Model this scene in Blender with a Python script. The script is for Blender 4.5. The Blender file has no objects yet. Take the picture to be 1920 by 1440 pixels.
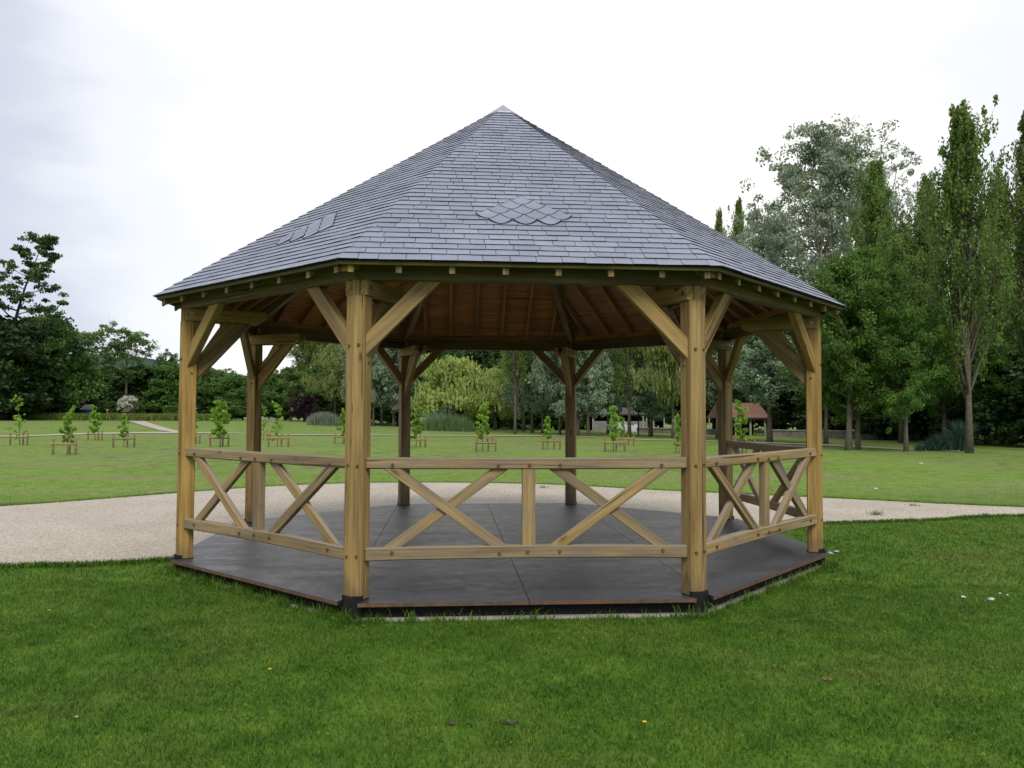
import bpy, bmesh, math, random
import numpy as np
from mathutils import Vector, Matrix
random.seed(7)
RNG = np.random.default_rng(11)
sc = bpy.context.scene
col = sc.collection
R = math.radians

# ------------------------------------------------------------------ camera
CAM = Vector((-.6296, -9.5234, 1.3851)); FPX = 1484.1
yaw, pitch, roll = .0789, .040, .004
fw = Vector((math.sin(yaw)*math.cos(pitch), math.cos(yaw)*math.cos(pitch), math.sin(pitch)))
r0 = Vector((math.cos(yaw), -math.sin(yaw), 0)); u0 = r0.cross(fw)
rt = r0*math.cos(roll) + u0*math.sin(roll); up = u0*math.cos(roll) - r0*math.sin(roll)
cd = bpy.data.cameras.new('camera'); cam = bpy.data.objects.new('camera', cd); col.objects.link(cam)
M4 = Matrix((rt, up, -fw)).transposed().to_4x4(); M4.translation = CAM
cam.matrix_world = M4
cd.sensor_width = 36; cd.lens = FPX/1920*36; cd.clip_start = .05; cd.clip_end = 5000
sc.camera = cam
# ------------------------------------------------------------------ sky, sun, exposure
SUN_EL, SUN_AZ = 46, 176          # azimuth clockwise from +Y
w = bpy.data.worlds.new('World'); sc.world = w; w.use_nodes = True
nt = w.node_tree; N = nt.nodes; L = nt.links; N.clear()
wo = N.new('ShaderNodeOutputWorld'); bg = N.new('ShaderNodeBackground'); bg.inputs['Strength'].default_value = .1
sky = N.new('ShaderNodeTexSky'); sky.sky_type = 'NISHITA'; sky.sun_disc = False
sky.sun_elevation = R(SUN_EL); sky.sun_rotation = R(SUN_AZ)
tc = N.new('ShaderNodeTexCoord'); mp = N.new('ShaderNodeMapping'); mp.inputs['Scale'].default_value = (1, 1, 2.6)
mp.inputs['Location'].default_value = (3.1, .4, 1.2)
n1 = N.new('ShaderNodeTexNoise'); n1.inputs['Scale'].default_value = 1.7; n1.inputs['Detail'].default_value = 5; n1.inputs['Roughness'].default_value = .5
L.new(tc.outputs['Generated'], mp.inputs['Vector']); L.new(mp.outputs[0], n1.inputs['Vector'])
dot = N.new('ShaderNodeVectorMath'); dot.operation = 'DOT_PRODUCT'
bd = Vector((.12, .9, .38)).normalized(); dot.inputs[1].default_value = bd
L.new(tc.outputs['Generated'], dot.inputs[0])
m1 = N.new('ShaderNodeMapRange'); m1.inputs['From Min'].default_value = .78; m1.inputs['From Max'].default_value = 1.0
m1.inputs['To Min'].default_value = -.16; m1.inputs['To Max'].default_value = .34
L.new(dot.outputs['Value'], m1.inputs['Value'])
ad = N.new('ShaderNodeMath'); ad.operation = 'ADD'; L.new(n1.outputs['Fac'], ad.inputs[0]); L.new(m1.outputs[0], ad.inputs[1])
cr = N.new('ShaderNodeValToRGB'); cr.color_ramp.interpolation = 'EASE'
cr.color_ramp.elements[0].position = .28; cr.color_ramp.elements[0].color = (.60, .63, .73, 1)
cr.color_ramp.elements[1].position = .72; cr.color_ramp.elements[1].color = (1.03, 1.0, .97, 1)
e = cr.color_ramp.elements.new(.5); e.color = (.84, .855, .90, 1)
L.new(ad.outputs[0], cr.inputs[0])
sca = N.new('ShaderNodeVectorMath'); sca.operation = 'SCALE'; sca.inputs['Scale'].default_value = 7.3
L.new(cr.outputs[0], sca.inputs[0])
mx = N.new('ShaderNodeMix'); mx.data_type = 'RGBA'; mx.inputs[0].default_value = .95
L.new(sky.outputs[0], mx.inputs[6]); L.new(sca.outputs[0], mx.inputs[7])
L.new(mx.outputs[2], bg.inputs['Color']); L.new(bg.outputs[0], wo.inputs['Surface'])
sd = bpy.data.lights.new('sun', 'SUN'); sd.energy = 1.5; sd.angle = R(24); sd.color = (1, .95, .86)
so = bpy.data.objects.new('sun', sd); col.objects.link(so)
sdir = Vector((math.sin(R(SUN_AZ))*math.cos(R(SUN_EL)), math.cos(R(SUN_AZ))*math.cos(R(SUN_EL)), math.sin(R(SUN_EL))))
so.rotation_euler = sdir.to_track_quat('Z', 'Y').to_euler(); so.location = (0, 0, 30)
sc.view_settings.view_transform = 'Standard'; sc.view_settings.look = 'None'
sc.view_settings.exposure = .66; sc.view_settings.gamma = 1
sc.render.engine = 'CYCLES'; sc.cycles.max_bounces = 6; sc.cycles.diffuse_bounces = 2; sc.cycles.transparent_max_bounces = 4

# ------------------------------------------------------------------ helpers
def tag(o, label=None, cat=None, group=None, kind=None):
    if label: o['label'] = label
    if cat: o['category'] = cat
    if group: o['group'] = group
    if kind: o['kind'] = kind
    return o
def empty(name, loc=(0, 0, 0), rz=0, parent=None):
    o = bpy.data.objects.new(name, None); col.objects.link(o); o.location = loc; o.rotation_euler = (0, 0, rz)
    o.empty_display_size = .2; o.parent = parent
    return o
def link(name, me, mats=None, parent=None):
    o = bpy.data.objects.new(name, me); col.objects.link(o); o.parent = parent
    if mats:
        for m in (mats if isinstance(mats, (list, tuple)) else [mats]): me.materials.append(m)
    return o
def smooth(a, b, x):
    t = min(1, max(0, (x-a)/(b-a))); return t*t*(3-2*t)
def gh(x, y):
    """ground height: flat park that climbs a little towards the far left"""
    dx, dy = x-CAM.x, y-CAM.y
    d = math.hypot(dx, dy); a = math.atan2(dx, dy)
    wl = 1-smooth(-.24, .06, a) if dy > 0 else 0
    return -.19 + .78*wl*smooth(50, 102, d)
def ray(px, py):
    return fw + rt*((px-960)/FPX) - up*((py-720)/FPX)
def at(px, depth):
    """world X,Y of the vertical line px columns across the view, depth metres ahead"""
    d = ray(px, 779); p = CAM + d*depth
    return p.x, p.y
def gp(px, py):
    d = ray(px, py); t = (-.19-CAM.z)/d.z if d.z < 0 else 400
    for _ in range(60):
        p = CAM+d*t; g = gh(p.x, p.y)
        t += (g-p.z)/d.z*.6 if abs(d.z) > 1e-6 else 0
    p = CAM+d*t
    return p.x, p.y
def np_mesh(name, V, F, nper, tones=None, mat_idx=None):
    V = np.asarray(V, np.float32); F = np.asarray(F, np.int32)
    me = bpy.data.meshes.new(name); me.vertices.add(len(V)); me.vertices.foreach_set('co', V.ravel())
    nf = len(F); me.loops.add(nf*nper); me.loops.foreach_set('vertex_index', F.ravel())
    me.polygons.add(nf); me.polygons.foreach_set('loop_start', np.arange(nf, dtype=np.int32)*nper)
    try: me.polygons.foreach_set('loop_total', np.full(nf, nper, np.int32))
    except Exception: pass
    if tones is not None:
        at_ = me.attributes.new('tone', 'FLOAT', 'FACE'); at_.data.foreach_set('value', np.asarray(tones, np.float32))
    me.update(calc_edges=True)
    return me

# ------------------------------------------------------------------ materials
def newmat(name):
    m = bpy.data.materials.new(name); m.use_nodes = True
    return m, m.node_tree.nodes, m.node_tree.links, m.node_tree.nodes['Principled BSDF']
def node(N, t, **k):
    n = N.new(t)
    for a, v in k.items():
        if a in n.inputs: n.inputs[a].default_value = v
        else: setattr(n, a, v)
    return n
def noise(N, L, vec, scale, detail=4, rough=.5):
    n = N.new('ShaderNodeTexNoise'); n.inputs['Scale'].default_value = scale; n.inputs['Detail'].default_value = detail
    n.inputs['Roughness'].default_value = rough
    if vec is not None: L.new(vec, n.inputs['Vector'])
    return n.outputs['Fac']
def ramp(N, L, fac, stops, interp='LINEAR'):
    c = N.new('ShaderNodeValToRGB'); c.color_ramp.interpolation = interp
    els = c.color_ramp.elements
    els[0].position = stops[0][0]; els[0].color = (*stops[0][1], 1)
    els[1].position = stops[-1][0]; els[1].color = (*stops[-1][1], 1)
    for p, cc in stops[1:-1]:
        e = els.new(p); e.color = (*cc, 1)
    L.new(fac, c.inputs[0]); return c.outputs[0]
def mixc(N, L, f, a, b, mode='MIX'):
    m = N.new('ShaderNodeMix'); m.data_type = 'RGBA'; m.blend_type = mode
    for s, v in ((0, f), (6, a), (7, b)):
        if isinstance(v, (int, float)): m.inputs[s].default_value = v
        elif isinstance(v, tuple): m.inputs[s].default_value = (*v, 1) if len(v) == 3 else v
        else: L.new(v, m.inputs[s])
    return m.outputs[2]
def math_(N, L, op, a, b=None, clamp=False):
    m = N.new('ShaderNodeMath'); m.operation = op; m.use_clamp = clamp
    for i, v in enumerate((a, b)):
        if v is None: continue
        if isinstance(v, (int, float)): m.inputs[i].default_value = v
        else: L.new(v, m.inputs[i])
    return m.outputs[0]
def maprange(N, L, v, a, b, c, d):
    m = N.new('ShaderNodeMapRange'); L.new(v, m.inputs[0])
    for i, x in enumerate((a, b, c, d)): m.inputs[i+1].default_value = x
    return m.outputs[0]
def mapping(N, L, vec, scale, loc=(0, 0, 0)):
    m = N.new('ShaderNodeMapping'); m.inputs['Scale'].default_value = scale; m.inputs['Location'].default_value = loc
    L.new(vec, m.inputs['Vector']); return m.outputs[0]
def bump(N, L, h, strength, dist, bs):
    b = N.new('ShaderNodeBump'); b.inputs['Strength'].default_value = strength; b.inputs['Distance'].default_value = dist
    L.new(h, b.inputs['Height']); L.new(b.outputs[0], bs.inputs['Normal'])

def wood(name, light, mid, dark, rough=.7, grey=0., knots=.5):
    m, N, L, bs = newmat(name)
    uv = N.new('ShaderNodeUVMap').outputs[0]
    fine = noise(N, L, mapping(N, L, uv, (1.6, 42, 1)), 1, 5, .65)
    big = noise(N, L, mapping(N, L, uv, (.9, 9, 1)), 1, 4, .55)
    c = ramp(N, L, big, [(.3, dark), (.5, mid), (.72, light)])
    c = mixc(N, L, .75, c, ramp(N, L, fine, [(.3, (.42, .40, .38)), (.6, (1.08, 1.08, 1.08))]), 'MULTIPLY')
    # knots
    vo = N.new('ShaderNodeTexVoronoi'); L.new(mapping(N, L, uv, (2.2, 6.5, 1)), vo.inputs['Vector']); vo.inputs['Scale'].default_value = 1
    kf = maprange(N, L, vo.outputs['Distance'], .05, .13, knots, 0)
    c = mixc(N, L, kf, c, tuple(v*.35 for v in dark))
    # drying cracks
    ck = noise(N, L, mapping(N, L, uv, (.55, 26, 1), (3, 7, 0)), 1, 2, .4)
    cf = maprange(N, L, ck, .655, .675, 0, .85)
    c = mixc(N, L, cf, c, tuple(v*.22 for v in dark))
    if grey:
        st = noise(N, L, mapping(N, L, uv, (3, 7, 1), (5, 1, 0)), 1, 5, .6)
        c = mixc(N, L, maprange(N, L, st, .42, .72, 0, grey), c, (.17, .155, .15))
        gm = N.new('ShaderNodeNewGeometry'); sx = N.new('ShaderNodeSeparateXYZ'); L.new(gm.outputs['Normal'], sx.inputs[0])
        tp = maprange(N, L, sx.outputs[2], .5, .9, 0, .6)
        c = mixc(N, L, tp, c, (.30, .27, .25))
    gp_ = N.new('ShaderNodeNewGeometry'); sp_ = N.new('ShaderNodeSeparateXYZ'); L.new(gp_.outputs['Position'], sp_.inputs[0])
    dn = noise(N, L, mapping(N, L, gp_.outputs['Position'], (9, 9, 2.5)), 1, 4, .6)
    hgt = math_(N, L, 'ADD', sp_.outputs[2], maprange(N, L, dn, .3, .7, -.12, .12))
    c = mixc(N, L, maprange(N, L, hgt, .0, .16, .55, 0), c, (.10, .075, .05))
    oi = N.new('ShaderNodeObjectInfo')
    hs = N.new('ShaderNodeHueSaturation'); L.new(c, hs.inputs['Color'])
    L.new(maprange(N, L, oi.outputs['Random'], 0, 1, .82, 1.14), hs.inputs['Value'])
    L.new(maprange(N, L, oi.outputs['Random'], 0, 1, .9, 1.1), hs.inputs['Saturation'])
    L.new(hs.outputs[0], bs.inputs['Base Color'])
    bs.inputs['Roughness'].default_value = rough; bs.inputs['Specular IOR Level'].default_value = .3
    h = math_(N, L, 'SUBTRACT', fine, cf)
    bump(N, L, h, .5, .004, bs)
    return m
OAK = wood('oak', (.415, .285, .112), (.325, .216, .080), (.190, .120, .045), knots=.9)
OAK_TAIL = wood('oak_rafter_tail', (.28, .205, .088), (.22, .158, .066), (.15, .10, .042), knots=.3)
OAK_EAVE = wood('oak_eave_shaded', (.20, .145, .058), (.155, .108, .042), (.10, .066, .026), knots=.5)  # darker copy of the oak: shade under the eave is put into the colour
OAK_RAIL = wood('oak_rail', (.405, .290, .135), (.325, .228, .102), (.22, .148, .064), grey=.6, knots=.7)
PINE = wood('pine_rafter', (.46, .24, .095), (.38, .19, .07), (.28, .13, .045), knots=.6)
BOARD = wood('roof_board', (.50, .235, .090), (.40, .180, .065), (.28, .115, .040), knots=.75)
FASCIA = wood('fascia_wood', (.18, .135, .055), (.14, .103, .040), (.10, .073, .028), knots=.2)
STAKE = wood('stake_wood', (.36, .27, .14), (.28, .205, .105), (.19, .135, .07), knots=.2)

def simple(name, colr, rough=.6, spec=.4, var=.15, scale=6, metal=0., bmp=0.):
    m, N, L, bs = newmat(name)
    tcn = N.new('ShaderNodeTexCoord').outputs['Object']
    f = noise(N, L, tcn, scale, 5, .6)
    c = ramp(N, L, f, [(.3, tuple(v*(1-var) for v in colr)), (.7, tuple(min(1, v*(1+var)) for v in colr))])
    L.new(c, bs.inputs['Base Color']); bs.inputs['Roughness'].default_value = rough
    bs.inputs['Specular IOR Level'].default_value = spec; bs.inputs['Metallic'].default_value = metal
    if bmp: bump(N, L, f, bmp, .01, bs)
    return m
BLACK = simple('black_bitumen', (.012, .011, .011), .8, .2, .5, 8)
CONC = simple('concrete', (.36, .34, .30), .85, .2, .25, 9, bmp=.3)
STEEL = simple('galvanised_steel', (.20, .205, .215), .4, .5, .1, 10, .8)
ZINC = simple('zinc', (.33, .35, .39), .45, .5, .12, 7, .3)
PEG = simple('peg_wood', (.13, .07, .03), .7, .3, .3, 20)
PLY_EDGE = simple('plywood_edge', (.115, .068, .042), .7, .3, .35, 14)
BARK = simple('bark', (.115, .10, .078), .9, .1, .35, 5, bmp=.6)
BARK_PALE = simple('bark_pale', (.24, .225, .19), .9, .1, .35, 4, bmp=.5)
BARK_DARK = simple('bark_dark', (.05, .043, .035), .9, .1, .35, 5, bmp=.5)
WHITE = simple('white_paint', (.42, .42, .42), .6, .3, .08, 5)
PAPER = simple('paper', (.52, .54, .58), .7, .3, .06, 30)
BLUEP = simple('blue_wrapper', (.07, .14, .42), .5, .4, .2, 30)
DARKWALL = simple('dark_timber', (.035, .028, .022), .85, .2, .3, 4)
REDWALL = simple('reddish_boards', (.10, .060, .045), .85, .2, .3, 5)
STONEW = simple('stone_wall', (.21, .19, .165), .9, .2, .4, 3, bmp=.5)
COPING = simple('stone_coping', (.32, .305, .28), .9, .2, .25, 4)
ORANGE = simple('orange_paint', (.75, .33, .10), .6, .3, .1, 6)

def slate_mat():
    m, N, L, bs = newmat('slate')
    tn = N.new('ShaderNodeAttribute'); tn.attribute_name = 'tone'
    tcn = N.new('ShaderNodeTexCoord').outputs['Object']
    c = ramp(N, L, tn.outputs['Fac'], [(0, (.190, .210, .273)), (.5, (.226, .247, .316)), (1, (.262, .282, .350))])
    f = noise(N, L, tcn, 30, 4, .6); g = noise(N, L, tcn, 1.3, 4, .6)
    c = mixc(N, L, .35, c, ramp(N, L, f, [(.3, (.7, .7, .7)), (.7, (1.2, 1.2, 1.2))]), 'MULTIPLY')
    c = mixc(N, L, .7, c, ramp(N, L, g, [(.3, (.78, .79, .80)), (.7, (1.15, 1.14, 1.12))]), 'MULTIPLY')
    L.new(c, bs.inputs['Base Color'])
    L.new(maprange(N, L, tn.outputs['Fac'], 0, 1, .5, .68), bs.inputs['Roughness']); bs.inputs['Specular IOR Level'].default_value = .5
    bump(N, L, f, .25, .003, bs)
    return m
SLATE = slate_mat()
SLATE_DARK = simple('slate_underlay_and_shade', (.016, .018, .026), .8, .2, .2, 9)  # underlay below the slates, also painted shadow lines at slate edges and joints

def deck_mat():
    m, N, L, bs = newmat('phenolic_plywood')
    p = N.new('ShaderNodeNewGeometry').outputs['Position']
    a = noise(N, L, mapping(N, L, p, (.8, 2.6, 1)), 1.3, 5, .6)
    b = noise(N, L, p, 60, 3, .5); g = noise(N, L, p, 9, 4, .6)
    c = ramp(N, L, a, [(.3, (.022, .022, .028)), (.55, (.042, .042, .052)), (.75, (.066, .066, .078))])
    c = mixc(N, L, .4, c, ramp(N, L, b, [(.3, (.6, .6, .6)), (.7, (1.4, 1.4, 1.4))]), 'MULTIPLY')
    vo = N.new('ShaderNodeTexVoronoi'); L.new(p, vo.inputs['Vector']); vo.inputs['Scale'].default_value = 4.5
    sp = maprange(N, L, vo.outputs['Distance'], .03, .05, .7, 0)
    c = mixc(N, L, sp, c, (.35, .33, .3))
    L.new(c, bs.inputs['Base Color'])
    r = math_(N, L, 'ADD', maprange(N, L, a, .3, .7, .36, .52), maprange(N, L, g, .3, .7, -.05, .06))
    L.new(r, bs.inputs['Roughness']); bs.inputs['Specular IOR Level'].default_value = .5
    bump(N, L, b, .15, .002, bs)
    return m
DECK = deck_mat()

def grass_color(N, L, p, vary=True):
    """lawn colour as a function of world position: old dark sward near the pavilion, young yellower lawn beyond the gravel"""
    a = noise(N, L, p, .55, 5, .6); b = noise(N, L, p, 3.2, 5, .65); d = noise(N, L, mapping(N, L, p, (.25, 1., 1)), .5, 5, .6)
    near = ramp(N, L, b, [(.28, (.047, .110, .011)), (.5, (.080, .170, .018)), (.72, (.128, .218, .030))])
    near = mixc(N, L, maprange(N, L, a, .52, .70, 0, .6), near, (.150, .165, .042))
    far = ramp(N, L, b, [(.28, (.105, .190, .028)), (.5, (.155, .255, .042)), (.72, (.215, .315, .066))])
    far = mixc(N, L, maprange(N, L, d, .44, .60, 0, .8), far, (.205, .225, .095))
    sx = N.new('ShaderNodeSeparateXYZ'); L.new(p, sx.inputs[0])
    # circle-ish boundary just behind the gazebo, at the gravel
    yy = math_(N, L, 'ADD', sx.outputs[1], math_(N, L, 'MULTIPLY', sx.outputs[0], -.02))
    return mixc(N, L, maprange(N, L, yy, 2.5, 7.5, 0, 1), near, far)
def grass_blade_mat():
    m, N, L, bs = newmat('grass_blades')
    p = N.new('ShaderNodeNewGeometry').outputs['Position']
    c = grass_color(N, L, p)
    tn = N.new('ShaderNodeAttribute'); tn.attribute_name = 'tone'
    c = mixc(N, L, 1., c, ramp(N, L, tn.outputs['Fac'], [(0, (.55, .6, .5)), (.5, (1.05, 1.05, .9)), (.9, (1.55, 1.4, 1.1)), (1, (2.6, 1.9, 1.6))]), 'MULTIPLY')
    L.new(c, bs.inputs['Base Color']); bs.inputs['Roughness'].default_value = .55; bs.inputs['Specular IOR Level'].default_value = .25
    tr = N.new('ShaderNodeBsdfTranslucent'); L.new(c, tr.inputs['Color'])
    ms = N.new('ShaderNodeMixShader'); ms.inputs[0].default_value = .35
    L.new(bs.outputs[0], ms.inputs[1]); L.new(tr.outputs[0], ms.inputs[2]); L.new(ms.outputs[0], N['Material Output'].inputs['Surface'])
    return m
GRASS = grass_blade_mat()
def ground_mat():
    m, N, L, bs = newmat('lawn')
    p = N.new('ShaderNodeNewGeometry').outputs['Position']
    c = grass_color(N, L, p)
    f = noise(N, L, p, 38, 4, .7); g = noise(N, L, p, 9, 4, .7)
    c = mixc(N, L, .75, c, ramp(N, L, f, [(.25, (.5, .52, .5)), (.5, (1, 1, 1)), (.75, (1.35, 1.3, 1.2))]), 'MULTIPLY')
    c = mixc(N, L, .6, c, ramp(N, L, g, [(.25, (.62, .66, .6)), (.6, (1.08, 1.06, 1))]), 'MULTIPLY')
    # worm casts and mole scrapes on the young lawn
    q = mapping(N, L, p, (.5, 1.0, 1))
    s = noise(N, L, q, 3.2, 4, .75); s2 = noise(N, L, p, .16, 3, .5)
    k = math_(N, L, 'MULTIPLY', maprange(N, L, s, .53, .61, 0, .8), maprange(N, L, s2, .40, .50, 0, 1))
    sx = N.new('ShaderNodeSeparateXYZ'); L.new(p, sx.inputs[0])
    k = math_(N, L, 'MULTIPLY', k, maprange(N, L, sx.outputs[1], 9, 14, 0, 1))
    c = mixc(N, L, k, c, (.07, .06, .042))
    L.new(c, bs.inputs['Base Color']); bs.inputs['Roughness'].default_value = .9; bs.inputs['Specular IOR Level'].default_value = .1
    bump(N, L, f, .6, .03, bs)
    return m
LAWN = ground_mat()
def gravel_mat(name, tint=1.):
    m, N, L, bs = newmat(name)
    p = N.new('ShaderNodeNewGeometry').outputs['Position']
    vo = N.new('ShaderNodeTexVoronoi'); L.new(p, vo.inputs['Vector']); vo.inputs['Scale'].default_value = 46
    a = noise(N, L, p, .8, 5, .6); b = noise(N, L, p, 16, 5, .7)
    c = ramp(N, L, vo.outputs['Color'], [(0, (.32, .285, .23)), (.45, (.465, .42, .35)), (1, (.64, .60, .53))])
    c = mixc(N, L, maprange(N, L, vo.outputs['Distance'], .35, .75, 0, .5), c, (.26, .225, .17))
    c = mixc(N, L, .6, c, ramp(N, L, a, [(.3, (.82, .80, .76)), (.7, (1.12, 1.1, 1.08))]), 'MULTIPLY')
    c = mixc(N, L, .5, c, ramp(N, L, b, [(.3, (.75, .75, .73)), (.65, (1.1, 1.1, 1.1))]), 'MULTIPLY')
    if tint != 1: c = mixc(N, L, 1., c, (tint, tint, tint), 'MULTIPLY')
    L.new(c, bs.inputs['Base Color']); bs.inputs['Roughness'].default_value = .9; bs.inputs['Specular IOR Level'].default_value = .2
    bump(N, L, vo.outputs['Distance'], .5, .01, bs)
    return m
GRAVEL = gravel_mat('gravel')

def leaf_mat(name, c0, c1, c2, trans=.4, scale=.35, rough=.5, spec=.3):
    m, N, L, bs = newmat(name)
    tn = N.new('ShaderNodeAttribute'); tn.attribute_name = 'tone'
    oi = N.new('ShaderNodeObjectInfo')
    f = noise(N, L, N.new('ShaderNodeTexCoord').outputs['Object'], scale, 3, .6)
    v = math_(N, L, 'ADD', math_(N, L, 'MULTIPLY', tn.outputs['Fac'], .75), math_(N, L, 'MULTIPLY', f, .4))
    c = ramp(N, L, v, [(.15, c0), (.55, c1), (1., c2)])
    hs = N.new('ShaderNodeHueSaturation'); L.new(c, hs.inputs['Color'])
    L.new(maprange(N, L, oi.outputs['Random'], 0, 1, .86, 1.14), hs.inputs['Value'])
    L.new(maprange(N, L, oi.outputs['Random'], 0, 1, .49, .508), hs.inputs['Hue'])
    L.new(hs.outputs[0], bs.inputs['Base Color']); bs.inputs['Roughness'].default_value = rough; bs.inputs['Specular IOR Level'].default_value = spec
    tr = N.new('ShaderNodeBsdfTranslucent'); L.new(hs.outputs[0], tr.inputs['Color'])
    ms = N.new('ShaderNodeMixShader'); ms.inputs[0].default_value = trans
    L.new(bs.outputs[0], ms.inputs[1]); L.new(tr.outputs[0], ms.inputs[2]); L.new(ms.outputs[0], N['Material Output'].inputs['Surface'])
    return m
LF = dict(
    poplar=leaf_mat('poplar_leaves', (.080, .128, .026), (.132, .205, .040), (.220, .305, .068)),
    silver=leaf_mat('silver_leaves', (.175, .235, .145), (.30, .375, .245), (.46, .54, .39), .25),
    silver_dark=leaf_mat('silver_dark_leaves', (.125, .190, .105), (.225, .310, .185), (.36, .45, .30), .25),
    maple=leaf_mat('maple_leaves', (.056, .122, .022), (.104, .210, .036), (.185, .330, .058)),
    willow=leaf_mat('willow_leaves', (.27, .35, .085), (.40, .50, .135), (.56, .62, .22), .35),
    golden=leaf_mat('golden_leaves', (0.158, 0.210, 0.057), (0.241, 0.306, 0.089), (0.352, 0.411, 0.129), .35),
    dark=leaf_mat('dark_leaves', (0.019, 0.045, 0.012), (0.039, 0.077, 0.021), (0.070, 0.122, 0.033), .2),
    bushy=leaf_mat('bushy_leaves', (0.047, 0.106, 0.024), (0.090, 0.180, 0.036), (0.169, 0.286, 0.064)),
    sparse=leaf_mat('sparse_leaves', (0.078, 0.144, 0.040), (0.137, 0.221, 0.060), (0.224, 0.322, 0.093)),
    needle=leaf_mat('needle_leaves', (0.037, 0.072, 0.021), (0.066, 0.119, 0.031), (0.109, 0.172, 0.046), .2),
    purple=leaf_mat('purple_leaves', (.020, .010, .012), (.036, .016, .021), (.058, .026, .034), .2),
    young=leaf_mat('young_leaves', (0.143, 0.270, 0.031), (0.233, 0.414, 0.047), (0.358, 0.557, 0.083), .4),
    flower=leaf_mat('flower_petals', (.42, .44, .36), (.58, .58, .50), (.75, .74, .66), .3),
    hedge=leaf_mat('hedge_leaves', (0.068, 0.136, 0.021), (0.114, 0.208, 0.032), (0.167, 0.272, 0.047)),
    reed=leaf_mat('reed_leaves', (.130, .169, .111), (.208, .254, .176), (.325, .370, .280), .3),
    reed_green=leaf_mat('green_reed_leaves', (.085, .130, .052), (.130, .190, .078), (.190, .260, .112), .3),
    iris=leaf_mat('iris_leaves', (.024, .054, .036), (.046, .094, .062), (.090, .150, .102), .2),
    meadow=leaf_mat('meadow_grass', (0.088, 0.138, 0.027), (0.139, 0.200, 0.041), (0.205, 0.262, 0.062), .3, 1.5),
)
# ------------------------------------------------------------------ timber prism with grain-aligned UVs
def prism(bm, pts, ext, axis, bev=.004, uvl=None):
    """solid from a flat polygon swept by ext; grain runs along axis"""
    tb = bmesh.new()
    a = [tb.verts.new(Vector(p)) for p in pts]; b = [tb.verts.new(Vector(p)+Vector(ext)) for p in pts]
    n = len(a)
    tb.faces.new(a[::-1]); tb.faces.new(b)
    for i in range(n): tb.faces.new((a[i], a[(i+1) % n], b[(i+1) % n], b[i]))
    bmesh.ops.recalc_face_normals(tb, faces=tb.faces)
    if bev: bmesh.ops.bevel(tb, geom=list(tb.edges), offset=bev, segments=1, affect='EDGES', clamp_overlap=True)
    ax = Vector(axis).normalized(); o1, o2 = random.uniform(0, 50), random.uniform(0, 50)
    uvl = bm.loops.layers.uv.verify()
    vm = {v: bm.verts.new(v.co) for v in tb.verts}
    for f in tb.faces:
        nf = bm.faces.new([vm[v] for v in f.verts])
        nrm = f.normal; q = nrm.cross(ax)
        if q.length < .5:
            e1 = ax.orthogonal().normalized(); e2 = ax.cross(e1)
            for lp in nf.loops: lp[uvl].uv = (lp.vert.co.dot(e1)*3+o1, lp.vert.co.dot(e2)*3+o2)
        else:
            q.normalize()
            for lp in nf.loops: lp[uvl].uv = (lp.vert.co.dot(ax)+o1, lp.vert.co.dot(q)+o2)
    tb.free()
def beam(bm, p0, p1, w, h, upv=(0, 0, 1), bev=.004):
    p0, p1 = Vector(p0), Vector(p1); ax = (p1-p0).normalized(); s = ax.cross(Vector(upv)).normalized(); u = s.cross(ax)
    q = [p0+s*(i*w/2)+u*(j*h/2) for i, j in ((-1, -1), (1, -1), (1, 1), (-1, 1))]
    prism(bm, q, p1-p0, ax, bev)
def box(bm, c, sx, sy, sz, rz=0, bev=0):
    c = Vector(c); m = Matrix.Rotation(rz, 3, 'Z')
    q = [c+m @ Vector((i*sx/2, j*sy/2, -sz/2)) for i, j in ((-1, -1), (1, -1), (1, 1), (-1, 1))]
    prism(bm, q, (0, 0, sz), m @ Vector((1, 0, 0)) if sx > sz else (0, 0, 1), bev)
def finish(bm, name, mats, parent=None, smoothf=False):
    me = bpy.data.meshes.new(name); bm.to_mesh(me); bm.free()
    if smoothf:
        for p in me.polygons: p.use_smooth = True
    return link(name, me, mats, parent)
def tube(bm, pts, rads, seg=8):
    rings = []
    for i, p in enumerate(pts):
        p = Vector(p); d = (Vector(pts[min(i+1, len(pts)-1)])-Vector(pts[max(i-1, 0)])).normalized()
        e1 = d.cross(Vector((.31, .95, .05))).normalized(); e2 = d.cross(e1)
        rings.append([bm.verts.new(p+(e1*math.cos(6.28318*k/seg)+e2*math.sin(6.28318*k/seg))*rads[i]) for k in range(seg)])
    for a, b in zip(rings, rings[1:]):
        for k in range(seg): bm.faces.new((a[k], a[(k+1) % seg], b[(k+1) % seg], b[k]))
    bm.faces.new(rings[0][::-1]); bm.faces.new(rings[-1])

# ================================================================== SETTING
# ---- ground (one sheet to the horizon)
rad = [0, 2, 4, 6, 8, 10, 12.5, 15, 18, 22, 26, 31, 37, 44, 48, 52, 56, 60, 64, 68, 72, 76, 80, 84, 88, 92, 96, 100, 104, 110, 125, 150, 200, 300, 500, 900, 1600]
na = 240
V = [(CAM.x, CAM.y, -.19)]; F4 = []
for r_ in rad[1:]:
    for k in range(na):
        a = 2*math.pi*k/na; x, y = CAM.x+r_*math.sin(a), CAM.y+r_*math.cos(a); V.append((x, y, gh(x, y)))
bm = bmesh.new(); vs = [bm.verts.new(v) for v in V]
for k in range(na): bm.faces.new((vs[0], vs[1+(k+1) % na], vs[1+k]))
for j in range(len(rad)-2):
    o = 1+j*na
    for k in range(na): bm.faces.new((vs[o+k], vs[o+(k+1) % na], vs[o+na+(k+1) % na], vs[o+na+k]))
bmesh.ops.recalc_face_normals(bm, faces=bm.faces)
g = finish(bm, 'ground', LAWN, smoothf=True); tag(g, 'green park lawn', None, kind='structure')
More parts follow.
